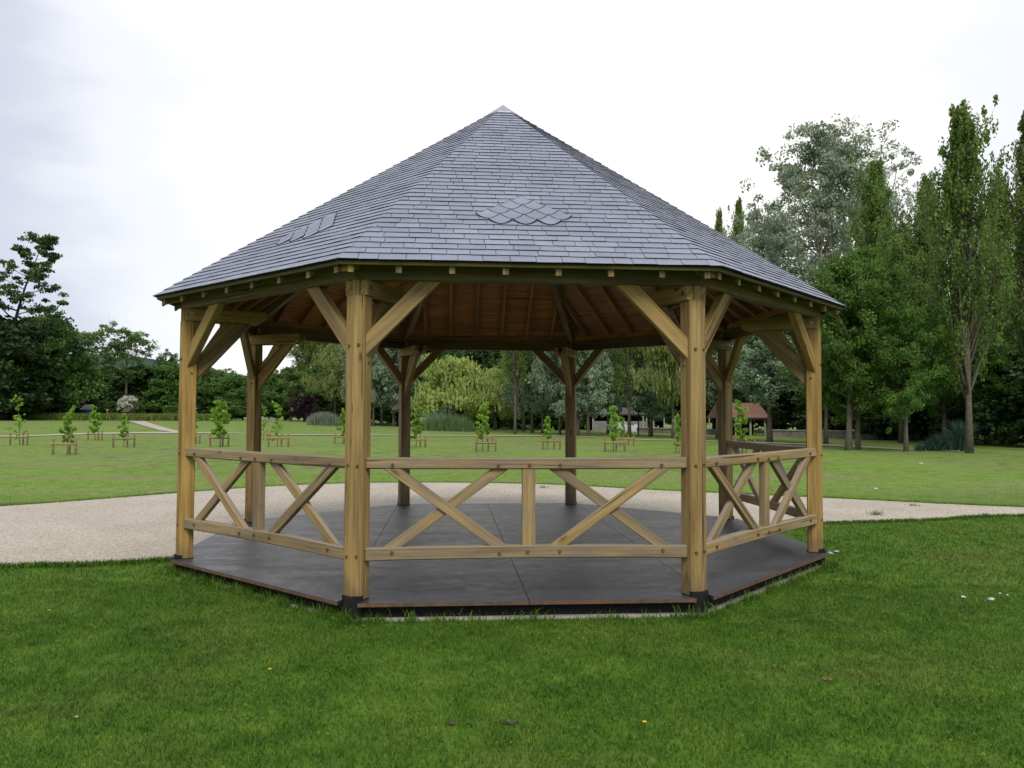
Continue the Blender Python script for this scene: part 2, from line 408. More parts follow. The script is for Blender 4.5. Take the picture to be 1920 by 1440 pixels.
if g.data.polygons[10].normal.z < 0: g.data.flip_normals()

# ---- gravel path sweeping round the back of the gazebo
FAR = [(-22, -1.5), (-16, .2), (-12, 2.0), (-8.2, 4.65), (-6.05, 6.87), (-4.9, 8.0), (-3.54, 8.85), (-1.76, 9.22), (0, 9.05), (1.31, 8.72), (2.5, 8.1), (3.46, 7.35), (5.0, 6.4), (6.65, 5.43), (9.34, 3.75), (12, 3.0), (16, 2.6), (24, 2.4)]
NEAR = [(-22, -4.5), (-14, -2.4), (-9, -1.45), (-7, -1.15), (-5.19, -.96), (-4.18, -.87), (-3.5, -.62), (-3.1, -.4), (0, .2), (2.2, .6), (3.3, 1.0), (3.9, 1.45), (4.91, 1.81), (6.57, 2.08), (8.54, 2.56), (12, 2.1), (16, 1.5), (24, 1.1)]
def resample(P, n):
    P = [Vector((*p, 0)) for p in P]; Ls = [0]
    for a, b in zip(P, P[1:]): Ls.append(Ls[-1]+(b-a).length)
    out = []
    for i in range(n):
        t = Ls[-1]*i/(n-1); k = max(j for j in range(len(Ls)-1) if Ls[j] <= t+1e-9)
        q = (t-Ls[k])/(Ls[k+1]-Ls[k]+1e-9)
        p0, p1, p2, p3 = P[max(k-1, 0)], P[k], P[k+1], P[min(k+2, len(P)-1)]
        out.append(.5*((2*p1)+(p2-p0)*q+(2*p0-5*p1+4*p2-p3)*q*q+(3*p1-p0-3*p2+p3)*q**3))
    return out
def jag(P, amp, seed):
    rr = random.Random(seed); s = 0; out = []
    for p in P:
        s = s*.6+rr.uniform(-amp, amp); out.append((p.x+s*.6+rr.uniform(-amp, amp)*.4, p.y+s+rr.uniform(-amp, amp)*.5))
    return out
farE = jag(resample(FAR, 900), .012, 1); nearE = jag(resample(NEAR, 900), .022, 2)
def strip(name, A, B, off, mat, label=None, zf=gh):
    n = len(A); V = []; F = []
    for a, b in zip(A, B):
        V += [(a[0], a[1], zf(*a)+off), (b[0], b[1], zf(*b)+off)]
    for i in range(n-1): F.append((2*i, 2*i+1, 2*i+3, 2*i+2))
    me = np_mesh(name, V, F, 4); me.update()
    if me.polygons[n//2].normal.z < 0: me.flip_normals()
    o = link(name, me, mat); tag(o, label, kind='structure'); return o
strip('gravel_path', farE, nearE, .004, GRAVEL, 'pale gravel path curving round the back of the gazebo')
PATH_POLY = np.array(farE[::6]+nearE[::-6])
def inpoly(P, poly):
    x, y = P[:, 0], P[:, 1]; c = np.zeros(len(P), bool); n = len(poly); j = n-1
    for i in range(n):
        xi, yi = poly[i]; xj, yj = poly[j]
        m = ((yi > y) != (yj > y)) & (x < (xj-xi)*(y-yi)/(yj-yi+1e-12)+xi); c ^= m; j = i
    return c
# distant light paths (pale sandy gravel)
def far_path(name, T, B, off, label, n=60):
    def dens(P):
        out = []
        for i in range(n):
            t = (len(P)-1)*i/(n-1); k = min(int(t), len(P)-2); q = t-k
            out.append(gp(P[k][0]*(1-q)+P[k+1][0]*q, P[k][1]*(1-q)+P[k+1][1]*q))
        return out
    strip(name, dens(T), dens(B), off, GRAVEL, label)
far_path('footpath', [(240, 790), (262, 797), (300, 808), (330, 812)], [(272, 790.5), (290, 797), (318, 805), (345, 811.5)], .05, 'pale footpath leading up to the meadow strip')
far_path('footpath', [(-60, 819.5), (60, 817), (150, 813), (250, 811.2), (310, 810.5), (380, 811.5), (460, 812.5)], [(-60, 821), (60, 818.8), (150, 815.5), (250, 813.2), (310, 813.5), (380, 813.2), (460, 813.6)], .04, 'thin pale footpath crossing the lawn at the left')
far_path('footpath', [(500, 815.5), (700, 816), (900, 817), (1050, 818), (1120, 819)], [(500, 816.6), (700, 817.2), (900, 818.2), (1050, 819.2), (1120, 820)], .045, 'thin pale footpath crossing the far lawn behind the gazebo')
far_path('footpath', [(1180, 824), (1300, 826), (1420, 829), (1560, 834), (1700, 842), (1800, 845.5)], [(1180, 825), (1300, 827.2), (1420, 831), (1560, 837), (1700, 844.5), (1800, 847)], .03, 'pale footpath under the trees at the right')
# hills far behind at the left
def hill(name, x0, x1, dist, base, tops, label, mat):
    bm = bmesh.new(); rows = []
    for k in range(61):
        px = x0+(x1-x0)*k/60; f = k/60*(len(tops)-1); i = min(int(f), len(tops)-2); q = f-i; q = q*q*(3-2*q)
        ty = tops[i]*(1-q)+tops[i+1]*q
        H = (779-ty)*dist/FPX*(1+.03*math.sin(k*1.7)+.02*math.sin(k*3.1))
        x, y = at(px, dist); dv = Vector((x-CAM.x, y-CAM.y, 0)).normalized()
        rows.append([bm.verts.new((x+dv.x*o, y+dv.y*o, h*max(H, 1)+CAM.z*min(1, h*3)-.3)) for o, h in ((-220, 0), (-120, .35), (-40, .82), (30, 1), (150, .8), (400, 0))])
    for a, b in zip(rows, rows[1:]):
        for i in range(5): bm.faces.new((a[i], b[i], b[i+1], a[i+1]))
    bmesh.ops.recalc_face_normals(bm, faces=bm.faces)
    o = finish(bm, name, mat, smoothf=True); tag(o, label, kind='structure')
HILLM = simple('wooded_hill', (.040, .070, .050), .95, .05, .45, .03)
hill('hill', -100, 1000, 700, 0, [690, 672, 662, 668, 690, 712, 720, 716, 735, 750], 'distant wooded blue-green hill', HILLM)

# ================================================================== GAZEBO
RP = 3.6; AP = RP*math.cos(R(22.5)); TS = math.tan(R(22.5))
gz = empty('gazebo', (0, 0, -.19))
tag(gz, 'octagonal open oak gazebo with a slate pyramid roof standing on a dark deck', 'gazebo')
GZO = Vector((0, 0, .19))
def gfin(bm, name, mats, parent=None, smoothf=False):
    """meshes are written in world coordinates; shift them into the gazebo's frame"""
    if parent is None: bmesh.ops.translate(bm, verts=bm.verts, vec=GZO)
    else: bmesh.ops.translate(bm, verts=bm.verts, vec=GZO)
    return finish(bm, name, mats, parent or gz, smoothf)
def rd(i, r, s, z):
    az = R(-22.5+45*i); return Vector((r*math.sin(az)+s*math.cos(az), -r*math.cos(az)+s*math.sin(az), z))
def sd_(i, a, s, z):      # side frame: i = side between post i and i+1 ; side 0 faces the camera
    az = R(45*i); return Vector((a*math.sin(az)+s*math.cos(az), -a*math.cos(az)+s*math.sin(az), z))
def cyl(bm, p, d, r, l, seg=8):
    d = Vector(d).normalized(); e1 = d.orthogonal().normalized(); e2 = d.cross(e1); p = Vector(p)
    a = [bm.verts.new(p+(e1*math.cos(2*math.pi*k/seg)+e2*math.sin(2*math.pi*k/seg))*r) for k in range(seg)]
    b = [bm.verts.new(v.co+d*l) for v in a]
    bm.faces.new(a[::-1]); bm.faces.new(b)
    for k in range(seg): bm.faces.new((a[k], a[(k+1) % seg], b[(k+1) % seg], b[k]))
def peg(p, d, r_, l, par):
    bm = bmesh.new(); cyl(bm, p, d, r_, l); gfin(bm, 'peg', PEG, par)
W, DL = .1593, .1247
SH = RP-(W/2)*TS
# concrete footing and skirt
def octring(ap, z0, z1, name, mat):
    bm = bmesh.new(); cr_ = ap/math.cos(R(22.5))
    prism(bm, [rd(i, cr_, 0, z0) for i in range(8)], (0, 0, z1-z0), (1, 0, 0), .003)
    return gfin(bm, name, mat)
octring(3.362, -.34, -.172, 'concrete_footing', CONC)
octring(3.30, -.1715, -.0705, 'skirt', BLACK)
# deck panels: clipped octagon, 1.45 m grid, notched round the post feet
def clip(poly, n, d):      # keep p.n <= d
    out = []
    for i in range(len(poly)):
        a, b = poly[i], poly[(i+1) % len(poly)]; da, db = a[0]*n[0]+a[1]*n[1]-d, b[0]*n[0]+b[1]*n[1]-d
        if da <= 0: out.append(a)
        if da*db < 0:
            t = da/(da-db); out.append((a[0]+(b[0]-a[0])*t, a[1]+(b[1]-a[1])*t))
    return out
bm = bmesh.new()
DA = 3.395
xs = [-4, -1.44, -.005, 1.455, 4]; ys = [-4, -1.72, 1.85, 4]; g_ = .003
for i in range(4):
    for j in range(3):
        jj = ys
        p = [(xs[i]+g_, jj[j]+g_), (xs[i+1]-g_, jj[j]+g_), (xs[i+1]-g_, jj[j+1]-g_), (xs[i]+g_, jj[j+1]-g_)]
        for k in range(8):
            az = R(45*k); p = clip(p, (math.sin(az), -math.cos(az)), DA)
            if len(p) < 3: break
        if len(p) < 3: continue
        vsb = [bm.verts.new((x, y, -.070)) for x, y in p]; vst = [bm.verts.new((x, y, -.040)) for x, y in p]
        bm.faces.new(vsb[::-1]); bm.faces.new(vst)
        for k in range(len(p)):
            f = bm.faces.new((vsb[k], vsb[(k+1) % len(p)], vst[(k+1) % len(p)], vst[k])); f.material_index = 1
bmesh.ops.recalc_face_normals(bm, faces=bm.faces)
deck = gfin(bm, 'deck', [DECK, PLY_EDGE])
bm = bmesh.new()
for i in range(8):
    q = [rd(i, 3.434, -.086, -.2), rd(i, 3.434, .086, -.2), rd(i, 3.8, .086, -.2), rd(i, 3.8, -.086, -.2)]
    prism(bm, q, (0, 0, .4), (0, 0, 1), 0)
bmesh.ops.translate(bm, verts=bm.verts, vec=GZO)
cut = finish(bm, 'cut', None)
md = deck.modifiers.new('b', 'BOOLEAN'); md.operation = 'DIFFERENCE'; md.object = cut; md.solver = 'EXACT'
cut.location = gz.location
bpy.context.view_layer.update()
dg = bpy.context.evaluated_depsgraph_get(); nm = bpy.data.meshes.new_from_object(deck.evaluated_get(dg))
deck.modifiers.clear(); deck.data = nm; bpy.data.objects.remove(cut)
# posts
Z_TIE0, Z_TIE1, Z_B0 = 2.318, 2.448, 2.440
peg_side_z = {0: (1.83+.13,), }
RAILS = (7, 0, 1, 2)       # sides that carry a railing
for i in range(8):
    bm = bmesh.new()
    pg = [rd(i, RP, 0, 0), rd(i, SH, W/2, 0), rd(i, SH-DL, W/2, 0), rd(i, SH-DL, -W/2, 0), rd(i, SH, -W/2, 0)]
    pg = [p-Vector((0, 0, .0385)) for p in pg]; prism(bm, pg, (0, 0, Z_TIE0+.0385), (0, 0, 1), .005)
    nk = [rd(i, RP-.004, 0, Z_TIE0), rd(i, SH, .031, Z_TIE0), rd(i, SH-DL+.01, .031, Z_TIE0), rd(i, SH-DL+.01, -.031, Z_TIE0), rd(i, SH, -.031, Z_TIE0)]
    prism(bm, nk, (0, 0, .24), (0, 0, 1), .003)
    post = gfin(bm, 'post', OAK)
    if i in (0, 1): post['label'] = 'front oak corner post with drying cracks'
    bm = bmesh.new(); o = .013
    pg = [rd(i, RP+o, -.03, -.30), rd(i, RP+o, .03, -.30), rd(i, SH+o, W/2+.004, -.30), rd(i, SH-.022, W/2+.004, -.30), rd(i, SH-.022, -W/2-.004, -.30), rd(i, SH+o, -W/2-.004, -.30)]
    prism(bm, pg, (0, 0, .2985), (0, 0, 1), .004); gfin(bm, 'foot_block', BLACK, None).parent = gz
    # pegs through the post face (rail tenons and brace tenons)
    azn = R(-22.5+45*i); nrm = Vector((math.sin(azn), -math.cos(azn), 0))
    zs = [1.93]
    for s in (-.042, .042):
        zz = list(zs); side = i if s > 0 else (i-1) % 8
        if side in RAILS: zz += [.99, .305]
        for z in zz:
            peg(rd(i, RP-abs(s)*TS-.012, s, z+random.uniform(-.012, .012)), nrm, .011, .026, post)
    for s in (-1, 1):
        peg(rd(i, SH-.075, s*(W/2-.005), 1.80), rd(i, 0, s, 0), .010, .018, post)
# wall-plate beams
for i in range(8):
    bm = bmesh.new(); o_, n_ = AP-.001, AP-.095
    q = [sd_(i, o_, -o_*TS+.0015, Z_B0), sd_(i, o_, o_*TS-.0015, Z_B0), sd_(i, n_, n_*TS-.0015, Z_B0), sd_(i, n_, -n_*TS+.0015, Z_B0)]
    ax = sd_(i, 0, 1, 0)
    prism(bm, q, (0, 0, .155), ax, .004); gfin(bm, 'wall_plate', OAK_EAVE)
# tie beams (pairs clasping each post head), radial braces, bolts
for i in range(8):
    azn = R(-22.5+45*i); tan_ = Vector((math.cos(azn), math.sin(azn), 0))
    for s in (-1, 1):
        bm = bmesh.new()
        a, b = (.033, .096) if s > 0 else (-.096, -.033)
        r1 = SH-.01
        q = [rd(i, 2.86, a, Z_TIE0+.002), rd(i, 2.78, a, Z_TIE0+.05), rd(i, 2.78, a, Z_TIE1), rd(i, r1, a, Z_TIE1), rd(i, r1, a, Z_TIE0+.002)]
        prism(bm, q, tan_*(b-a), rd(i, 1, 0, 0), .004); tb_ = gfin(bm, 'tie_beam', OAK)
        for r_ in (SH-.07, 2.95):
            bm = bmesh.new(); cyl(bm, rd(i, r_, s*.094, (Z_TIE0+Z_TIE1)/2), tan_*s, .021, .006, 12); cyl(bm, rd(i, r_, s*.099, (Z_TIE0+Z_TIE1)/2), tan_*s, .010, .012, 6)
            gfin(bm, 'bolt', STEEL).parent = tb_
    bm = bmesh.new(); ri = SH-DL+.004
    q = [rd(i, ri, -.0305, 1.70), rd(i, ri, -.0305, 1.93), rd(i, 3.17, -.0305, 2.37), rd(i, 2.86, -.0305, 2.37)]
    prism(bm, q, tan_*.061, rd(i, 1, 0, -1), .005); gfin(bm, 'knee_brace', OAK)
# lateral braces
for i in range(8):
    for s in (-1, 1):
        bm = bmesh.new(); a0 = 3.298; x0 = 1.302; zb = Z_B0+.004
        n = sd_(i, 1, 0, 0)
        q = [sd_(i, a0, s*x0, 1.825), sd_(i, a0, s*x0, 2.0), sd_(i, a0, s*.875, zb), sd_(i, a0, s*.70, zb)]
        prism(bm, q, -n*.075, sd_(i, 0, s*1, -1), .006); gfin(bm, 'brace', OAK)
# roof geometry
EA, EZ, AZ = 3.5503, 2.556, 5.157
TH = math.atan2(AZ-EZ, EA); ct, st = math.cos(TH), math.sin(TH); SL = EA/ct
def rp(i, s, t, h):       # point on roof face i: s along eave, t up the slope, h above plane
    return sd_(i, EA-t*ct+h*st, s, EZ+t*st+h*ct)
def zroof(a): return EZ+(EA-a)*math.tan(TH)
# boarding (thin shell under the slates)
for i in range(8):
    bm = bmesh.new(); hw = lambda t: (EA-t*ct)*TS-.001
    t0, t1 = .03, SL-.06
    q = [rp(i, -hw(t0), t0, -.030), rp(i, hw(t0), t0, -.030), rp(i, hw(t1), t1, -.030), rp(i, -hw(t1), t1, -.030)]
    nrm = rp(i, 0, 0, 1)-rp(i, 0, 0, 0)
    prism(bm, q, nrm*.018, sd_(i, 0, 1, 0), 0)
    # boarding tone comes from the wood grain, which runs along the eave
    gfin(bm, 'roof_boarding', BOARD)
# rafters
for i in range(8):
    for s in (-1.38, -1.02, -.615, -.205, .205, .615, 1.02, 1.38):
        bm = bmesh.new(); atop = max(abs(s)/TS+.09, .35)
        a1 = 3.50; vert = Vector((0, 0, -.095)); tt = .036
        zt = lambda a: zroof(a)-.040
        if atop > 3.2: atop = 3.2 if abs(s) < 1.32 else 3.335
        q = [sd_(i, a1, s-.023, zt(a1)), sd_(i, atop, s-.023, zt(atop)), sd_(i, atop, s-.023, zt(atop)-.088), sd_(i, a1, s-.023, zt(a1)-.088)]
        prism(bm, q, sd_(i, 0, 1, 0)*.046, rp(i, 0, 1, 0)-rp(i, 0, 0, 0), .002)
        n_ = sd_(i, 1, 0, 0); bmesh.ops.bisect_plane(bm, geom=bm.verts[:]+bm.edges[:]+bm.faces[:], plane_co=n_*(AP-.07), plane_no=n_)
        for f in bm.faces:
            if f.calc_center_median().dot(n_) > AP-.07: f.material_index = 1
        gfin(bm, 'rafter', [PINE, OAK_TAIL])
    # eave board under the slate edge
    bm = bmesh.new(); a0, a1 = 3.502, 3.528
    q = [sd_(i, a1, -a1*TS+.001, zroof(a1)-.052), sd_(i, a1, a1*TS-.001, zroof(a1)-.052), sd_(i, a0, a0*TS-.001, zroof(a1)-.052), sd_(i, a0, -a0*TS+.001, zroof(a1)-.052)]
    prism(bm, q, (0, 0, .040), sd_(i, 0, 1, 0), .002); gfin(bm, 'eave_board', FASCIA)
    # closing strip between rafters on top of the wall plate
    bm = bmesh.new(); a0, a1 = AP-.075, AP-.052
    q = [sd_(i, a1, -a1*TS+.002, 2.5955), sd_(i, a1, a1*TS-.002, 2.5955), sd_(i, a0, a0*TS-.002, 2.5955), sd_(i, a0, -a0*TS+.002, 2.5955)]
    prism(bm, q, (0, 0, .085), sd_(i, 0, 1, 0), .002); gfin(bm, 'eave_filler', BOARD)
# hip rafters and king post
for i in range(8):
    bm = bmesh.new(); azn = R(-22.5+45*i); tan_ = Vector((math.cos(azn), math.sin(azn), 0))
    zh = lambda r_: EZ+(EA/math.cos(R(22.5))-r_)*math.tan(TH)*math.cos(R(22.5))-.048
    q = [rd(i, 3.74, -.042, zh(3.74)), rd(i, .12, -.042, zh(.12)), rd(i, .12, -.042, zh(.12)-.17), rd(i, 3.55, -.042, zh(3.55)-.17), rd(i, 3.74, -.042, zh(3.74)-.10)]
    prism(bm, q, tan_*.084, rd(i, 1, 0, 0)-Vector((0, 0, math.tan(TH))), .004); gfin(bm, 'hip_rafter', OAK)
bm = bmesh.new(); prism(bm, [rd(i, .125, 0, 4.35) for i in range(8)], (0, 0, .62), (0, 0, 1), .006); gfin(bm, 'king_post', OAK)
# slates
def slates():
    V, F, T, MI = [], [], [], []
    rr = random.Random(5)
    def quad(pts, tone, mi=0):
        b = len(V); V.extend([tuple(p+GZO) for p in pts]); F.append(tuple(range(b, b+len(pts)))); T.append(tone); MI.append(mi)
    for i in range(8):
        hw = lambda t: max(0, (EA-t*ct)*TS)
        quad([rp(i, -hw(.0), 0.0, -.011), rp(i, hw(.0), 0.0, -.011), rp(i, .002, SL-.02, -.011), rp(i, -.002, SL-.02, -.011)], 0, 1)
        pitch_ = .1003; rows = int((SL-.10)/pitch_)
        for k in range(rows):
            t0 = k*pitch_+(-.012 if k == 0 else 0)+0; t1 = k*pitch_+pitch_+.02
            x = -hw(t0)+rr.uniform(-.18, 0)
            while x < hw(t0):
                wd = rr.choice((.19, .2, .21, .2, .18, .22, .2, .15, .115, .24)); xa, xb = x+.0022, x+wd-.0022; x += wd
                j = rr.uniform(-.0035, .0035); tb0 = t0+j; lift = .0098+rr.uniform(-.001, .0025); tilt = rr.uniform(-.0010, .0010)
                h1 = .0015
                la0, lb0 = max(xa, -hw(tb0)-.0036), min(xb, hw(tb0)+.0036); la1, lb1 = max(xa, -hw(t1)-.0006), min(xb, hw(t1)+.0006)
                if lb0-la0 < .008: continue
                if lb1 < la1: la1 = lb1 = max(-hw(t1), min(hw(t1), (la0+lb0)/2))
                tone = min(1, max(0, rr.gauss(.5, .2)))
                A, B = rp(i, la0, tb0, lift+tilt), rp(i, lb0, tb0, lift-tilt); C_, D = rp(i, lb1, t1, h1), rp(i, la1, t1, h1)
                quad([A, B, C_, D], tone)
                a2, b2 = rp(i, la0, tb0+.006, -.006), rp(i, lb0, tb0+.006, -.006)
                quad([a2, b2, B, A], .0, 1)  # lower edge coloured dark as the shadow line under each course
                c2, d2 = rp(i, lb1, t1, -.006), rp(i, la1, t1, -.006)
                quad([a2, A, D, d2], .0); quad([B, b2, c2, C_], .0)
        # fish-scale lozenge
        for row, (tb, ss) in enumerate(((.715, (-.21, 0, .21)), (.825, (-.315, -.105, .105, .315)), (.935, (-.21, 0, .21)), (1.045, (-.105, .105)), (1.155, (0,)))):
            for s0 in (ss if i in (0, 7) else ()):
                p_, hh = .105, .11
                fc = lambda x: hh*(abs(x)/p_)**1.9
                low = [(-p_+2*p_*q/10, fc(-p_+2*p_*q/10)) for q in range(11)]
                topr = [(p_-p_*q/5, hh+fc(-p_*q/5)) for q in range(1, 6)]       # left half of the upper right neighbour's edge
                topl = [(-p_*q/5, hh+fc(p_-p_*q/5)) for q in range(1, 5)]
                cell = low+topr+topl; tone = min(1, max(0, rr.gauss(.5, .2)))
                def lay(k, h, mi):
                    quad([rp(i, s0+x*k, tb+hh+(y-hh)*k, h) for x, y in cell], tone, mi)
                lay(1.03, .0124+row*.0002+abs(s0)*.0004, 1); lay(.925, .0140, 0)  # larger dark backing first, standing in for shadow in the joints
    me = bpy.data.meshes.new('slate_roof'); me.from_pydata(V, [], F); me.update()
    at_ = me.attributes.new('tone', 'FLOAT', 'FACE'); at_.data.foreach_set('value', np.array(T, np.float32))
    me.polygons.foreach_set('material_index', np.array(MI, np.int32))
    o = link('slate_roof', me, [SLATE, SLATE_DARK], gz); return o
roof = slates(); roof['label'] = 'blue-grey slate roof with a fish-scale lozenge on the front'
bm = bmesh.new()
cr_ = .20; zb = AZ-cr_*math.cos(R(22.5))*math.tan(TH)+.012
tip = bm.verts.new((0, 0, AZ+.03)); rg = [bm.verts.new(rd(i, cr_, 0, zb+.004)) for i in range(8)]; rl = [bm.verts.new(rd(i, cr_+.004, 0, zb-.022)) for i in range(8)]
for i in range(8):
    bm.faces.new((rg[i], rg[(i+1) % 8], tip)); bm.faces.new((rl[i], rl[(i+1) % 8], rg[(i+1) % 8], rg[i]))
gfin(bm, 'roof_cap', ZINC)
# railings: top and bottom rail in one frame; middle upright, four crossing members and pegs beneath it
for i in RAILS:
    n = sd_(i, 1, 0, 0); ax = sd_(i, 0, 1, 0); f0 = 3.302; th = .078; hl = 1.272
    bm = bmesh.new()
    def rail(z0, z1, bev):
        k = 12; sg = -.012 if z0 < .5 else .004
        pts_lo = [(-hl+2*hl*j/k) for j in range(k+1)]
        bow = [sg*(1-(2*j/k-1)**2) for j in range(k+1)]
        q = [sd_(i, f0, x, z0-b) for x, b in zip(pts_lo, bow)]+[sd_(i, f0, x, z1-b) for x, b in zip(pts_lo[::-1], bow[::-1])]
        prism(bm, q, -n*th, ax, bev)
    rail(.967, 1.057, .010); rail(.258, .357, .008)
    fr = gfin(bm, 'railing', OAK_RAIL)
    if i == 1: fr['label'] = 'railing with a bowed bottom rail'
    bm = bmesh.new(); prism(bm, [sd_(i, f0-.008, -.052, .345), sd_(i, f0-.008, .052, .345), sd_(i, f0-.008, .052, .972), sd_(i, f0-.008, -.052, .972)], -n*.062, (0, 0, 1), .005)
    gfin(bm, 'baluster', OAK_RAIL).parent = fr
    for c_ in (-.645, .645):
        front = -1 if c_ < 0 else 1
        for s in (-1, 1):
            bm = bmesh.new(); fr_ = (s == front)
            a0 = f0-.006 if fr_ else f0-.030
            za, zb_ = .350, .972; xa, xb = c_-s*.43, c_+s*.43; hw_ = .068
            q = [sd_(i, a0, xa-hw_, za), sd_(i, a0, xa+hw_, za), sd_(i, a0, xb+hw_, zb_), sd_(i, a0, xb-hw_, zb_)]
            # full-length member in front, the other halved behind it
            prism(bm, q, -n*(.050 if fr_ else .043), (xb-xa)*ax+Vector((0, 0, zb_-za)), .005)
            gfin(bm, 'cross_brace', OAK_RAIL).parent = fr
    for s in (-1.07, -.24, -.0, .24, 1.07):
        for z in (.997, .318):
            peg(sd_(i, f0-.01, s+random.uniform(-.01, .01), z+random.uniform(-.008, .008)), n, .013, .024, fr)

# ================================================================== GRASS
def blades(name, P, h, wd, lean, tones, zf, label, mat, cat=None, curl=.5, kind='stuff'):
    n = len(P); az = RNG.uniform(0, 2*np.pi, n); la = RNG.uniform(0, 2*np.pi, n)
    H = h*RNG.uniform(.55, 1.35, n); Wd = wd*RNG.uniform(.7, 1.3, n); le = lean*RNG.uniform(.2, 1.3, n)
    z = zf
    dx, dy = np.cos(az)*Wd/2, np.sin(az)*Wd/2; lx, ly = np.cos(la)*le*H, np.sin(la)*le*H
    V = np.zeros((n, 5, 3), np.float32)
    V[:, 0] = np.stack([P[:, 0]-dx, P[:, 1]-dy, z], 1); V[:, 1] = np.stack([P[:, 0]+dx, P[:, 1]+dy, z], 1)
    mx_, my_ = P[:, 0]+lx*.35, P[:, 1]+ly*.35
    V[:, 2] = np.stack([mx_+dx*.8, my_+dy*.8, z+H*.6], 1); V[:, 3] = np.stack([mx_-dx*.8, my_-dy*.8, z+H*.6], 1)
    V[:, 4] = np.stack([P[:, 0]+lx, P[:, 1]+ly, z+H*(1-.3*le)], 1)
    b = np.arange(n)[:, None]*5
    # two triangles + tip as tris
    F = np.concatenate([b+np.array([[0, 1, 2]]), b+np.array([[0, 2, 3]]), b+np.array([[3, 2, 4]])], 0)
    me = np_mesh(name, V.reshape(-1, 3), F, 3, np.concatenate([tones]*3))
    o = link(name, me, mat); tag(o, label, None, kind=kind)
    return o
def oct_mask(P, ap):
    m = np.ones(len(P), bool)
    for k in range(8):
        az = R(45*k); m &= (P[:, 0]*math.sin(az)-P[:, 1]*math.cos(az)) < ap
    return m
def scatter(n, d0, d1, spread=.80, power=1.0):
    d = np.sqrt(RNG.uniform(d0*d0, d1*d1, n)); s = RNG.uniform(-spread, spread, n)*d
    P = np.stack([CAM.x+fw.x*d+rt.x*s, CAM.y+fw.y*d+rt.y*s], 1)
    return P[~inpoly(P, PATH_POLY) & ~oct_mask(P, 3.385)]
def clumpy(P, f=1.0):
    return .5+.5*np.sin(P[:, 0]*2.1*f+np.sin(P[:, 1]*1.7*f)*2)*np.sin(P[:, 1]*2.6*f+np.sin(P[:, 0]*2.2*f)*2)
for nm_, n_, d0, d1, h_, w_ in (('lawn_grass', 330000, 1.6, 7.5, .034, .0042), ('lawn_grass', 150000, 7.5, 14, .036, .0075), ('lawn_grass', 90000, 14, 27, .022, .012)):
    P = scatter(n_, d0, d1, 1.25 if d0 < 5 else .85); cl = clumpy(P, 1.3)*.5+clumpy(P+3.3, 4.1)*.5
    P = P[RNG.uniform(0, 1, len(P)) < .62+.5*cl]; cl = clumpy(P, 1.3)*.5+clumpy(P+3.3, 4.1)*.5
    tn = np.clip(RNG.normal(.42 if d0 < 10 else .6, .2 if d0 < 10 else .12, len(P)), 0, .93)
    if d0 > 10:
        dd = np.hypot(P[:, 0]-CAM.x, P[:, 1]-CAM.y); kk = RNG.uniform(0, 1, len(P)) > (dd-14)/13; P, cl, tn = P[kk], cl[kk], tn[kk]; rare = RNG.uniform(0, 1, len(P)); tn[rare < .012] = 1.0
    blades(nm_, P, h_*(.88+.28*cl), w_, .9, tn, np.full(len(P), -.191), 'short green lawn grass', GRASS)
# tall unmown fringe against the deck skirt and along the gravel edge
fr = []
for k in (7, 0, 1, 2, 6):
    n = (5200 if k == 7 else 2600); s = RNG.uniform(-1.5, 1.5, n); a = (3.335 if k == 7 else 3.375)+np.abs(RNG.normal(0, .045, n)); az = R(45*k)
    dens = .25+.75*(np.sin(s*7+k)*np.sin(s*17+k*2) > -.1)
    keep = RNG.uniform(0, 1, n) < dens*(1 if k == 7 else (1. if k == 1 else 1)*np.where((s > -.7) & (s < 1.2) & (k == 0), .30, .9))
    P = np.stack([a*math.sin(az)+s*math.cos(az), -a*math.cos(az)+s*math.sin(az)], 1)[keep]; fr.append(P)
P = np.concatenate(fr); P = P[~inpoly(P, PATH_POLY)]
blades('fringe_grass', P, .045+.09*RNG.uniform(0, 1, len(P))**4, .0055, .6, np.clip(RNG.normal(.5, .2, len(P)), 0, .95), np.full(len(P), -.19), 'longer grass growing up against the deck edge', GRASS)
E_ = np.array(nearE); sel = E_[(E_[:, 0] > -9) & (E_[:, 0] < -3.3)]; sel2 = E_[(E_[:, 0] > 3.4) & (E_[:, 0] < 12)]
fe = np.array(farE); sel3 = fe[(fe[:, 0] > -9) & (fe[:, 0] < 11)]
def edge(Pe, n, sg, h, label):
    k = RNG.integers(0, len(Pe), n); P = Pe[k]+RNG.normal(0, .035, (n, 2)); P[:, 1] += sg*.03
    blades('edge_grass', P, h, .007, .9, np.clip(RNG.normal(.4, .2, n), 0, .95), np.full(n, -.19), label, GRASS)
edge(sel, 9000, -1, .06, 'ragged grass edge where the gravel meets the near lawn, left of the gazebo')
edge(sel2, 9000, -1, .05, 'ragged grass edge where the gravel meets the near lawn, right of the gazebo')
edge(sel3, 14000, 1, .04, 'grass edge along the far side of the gravel path')
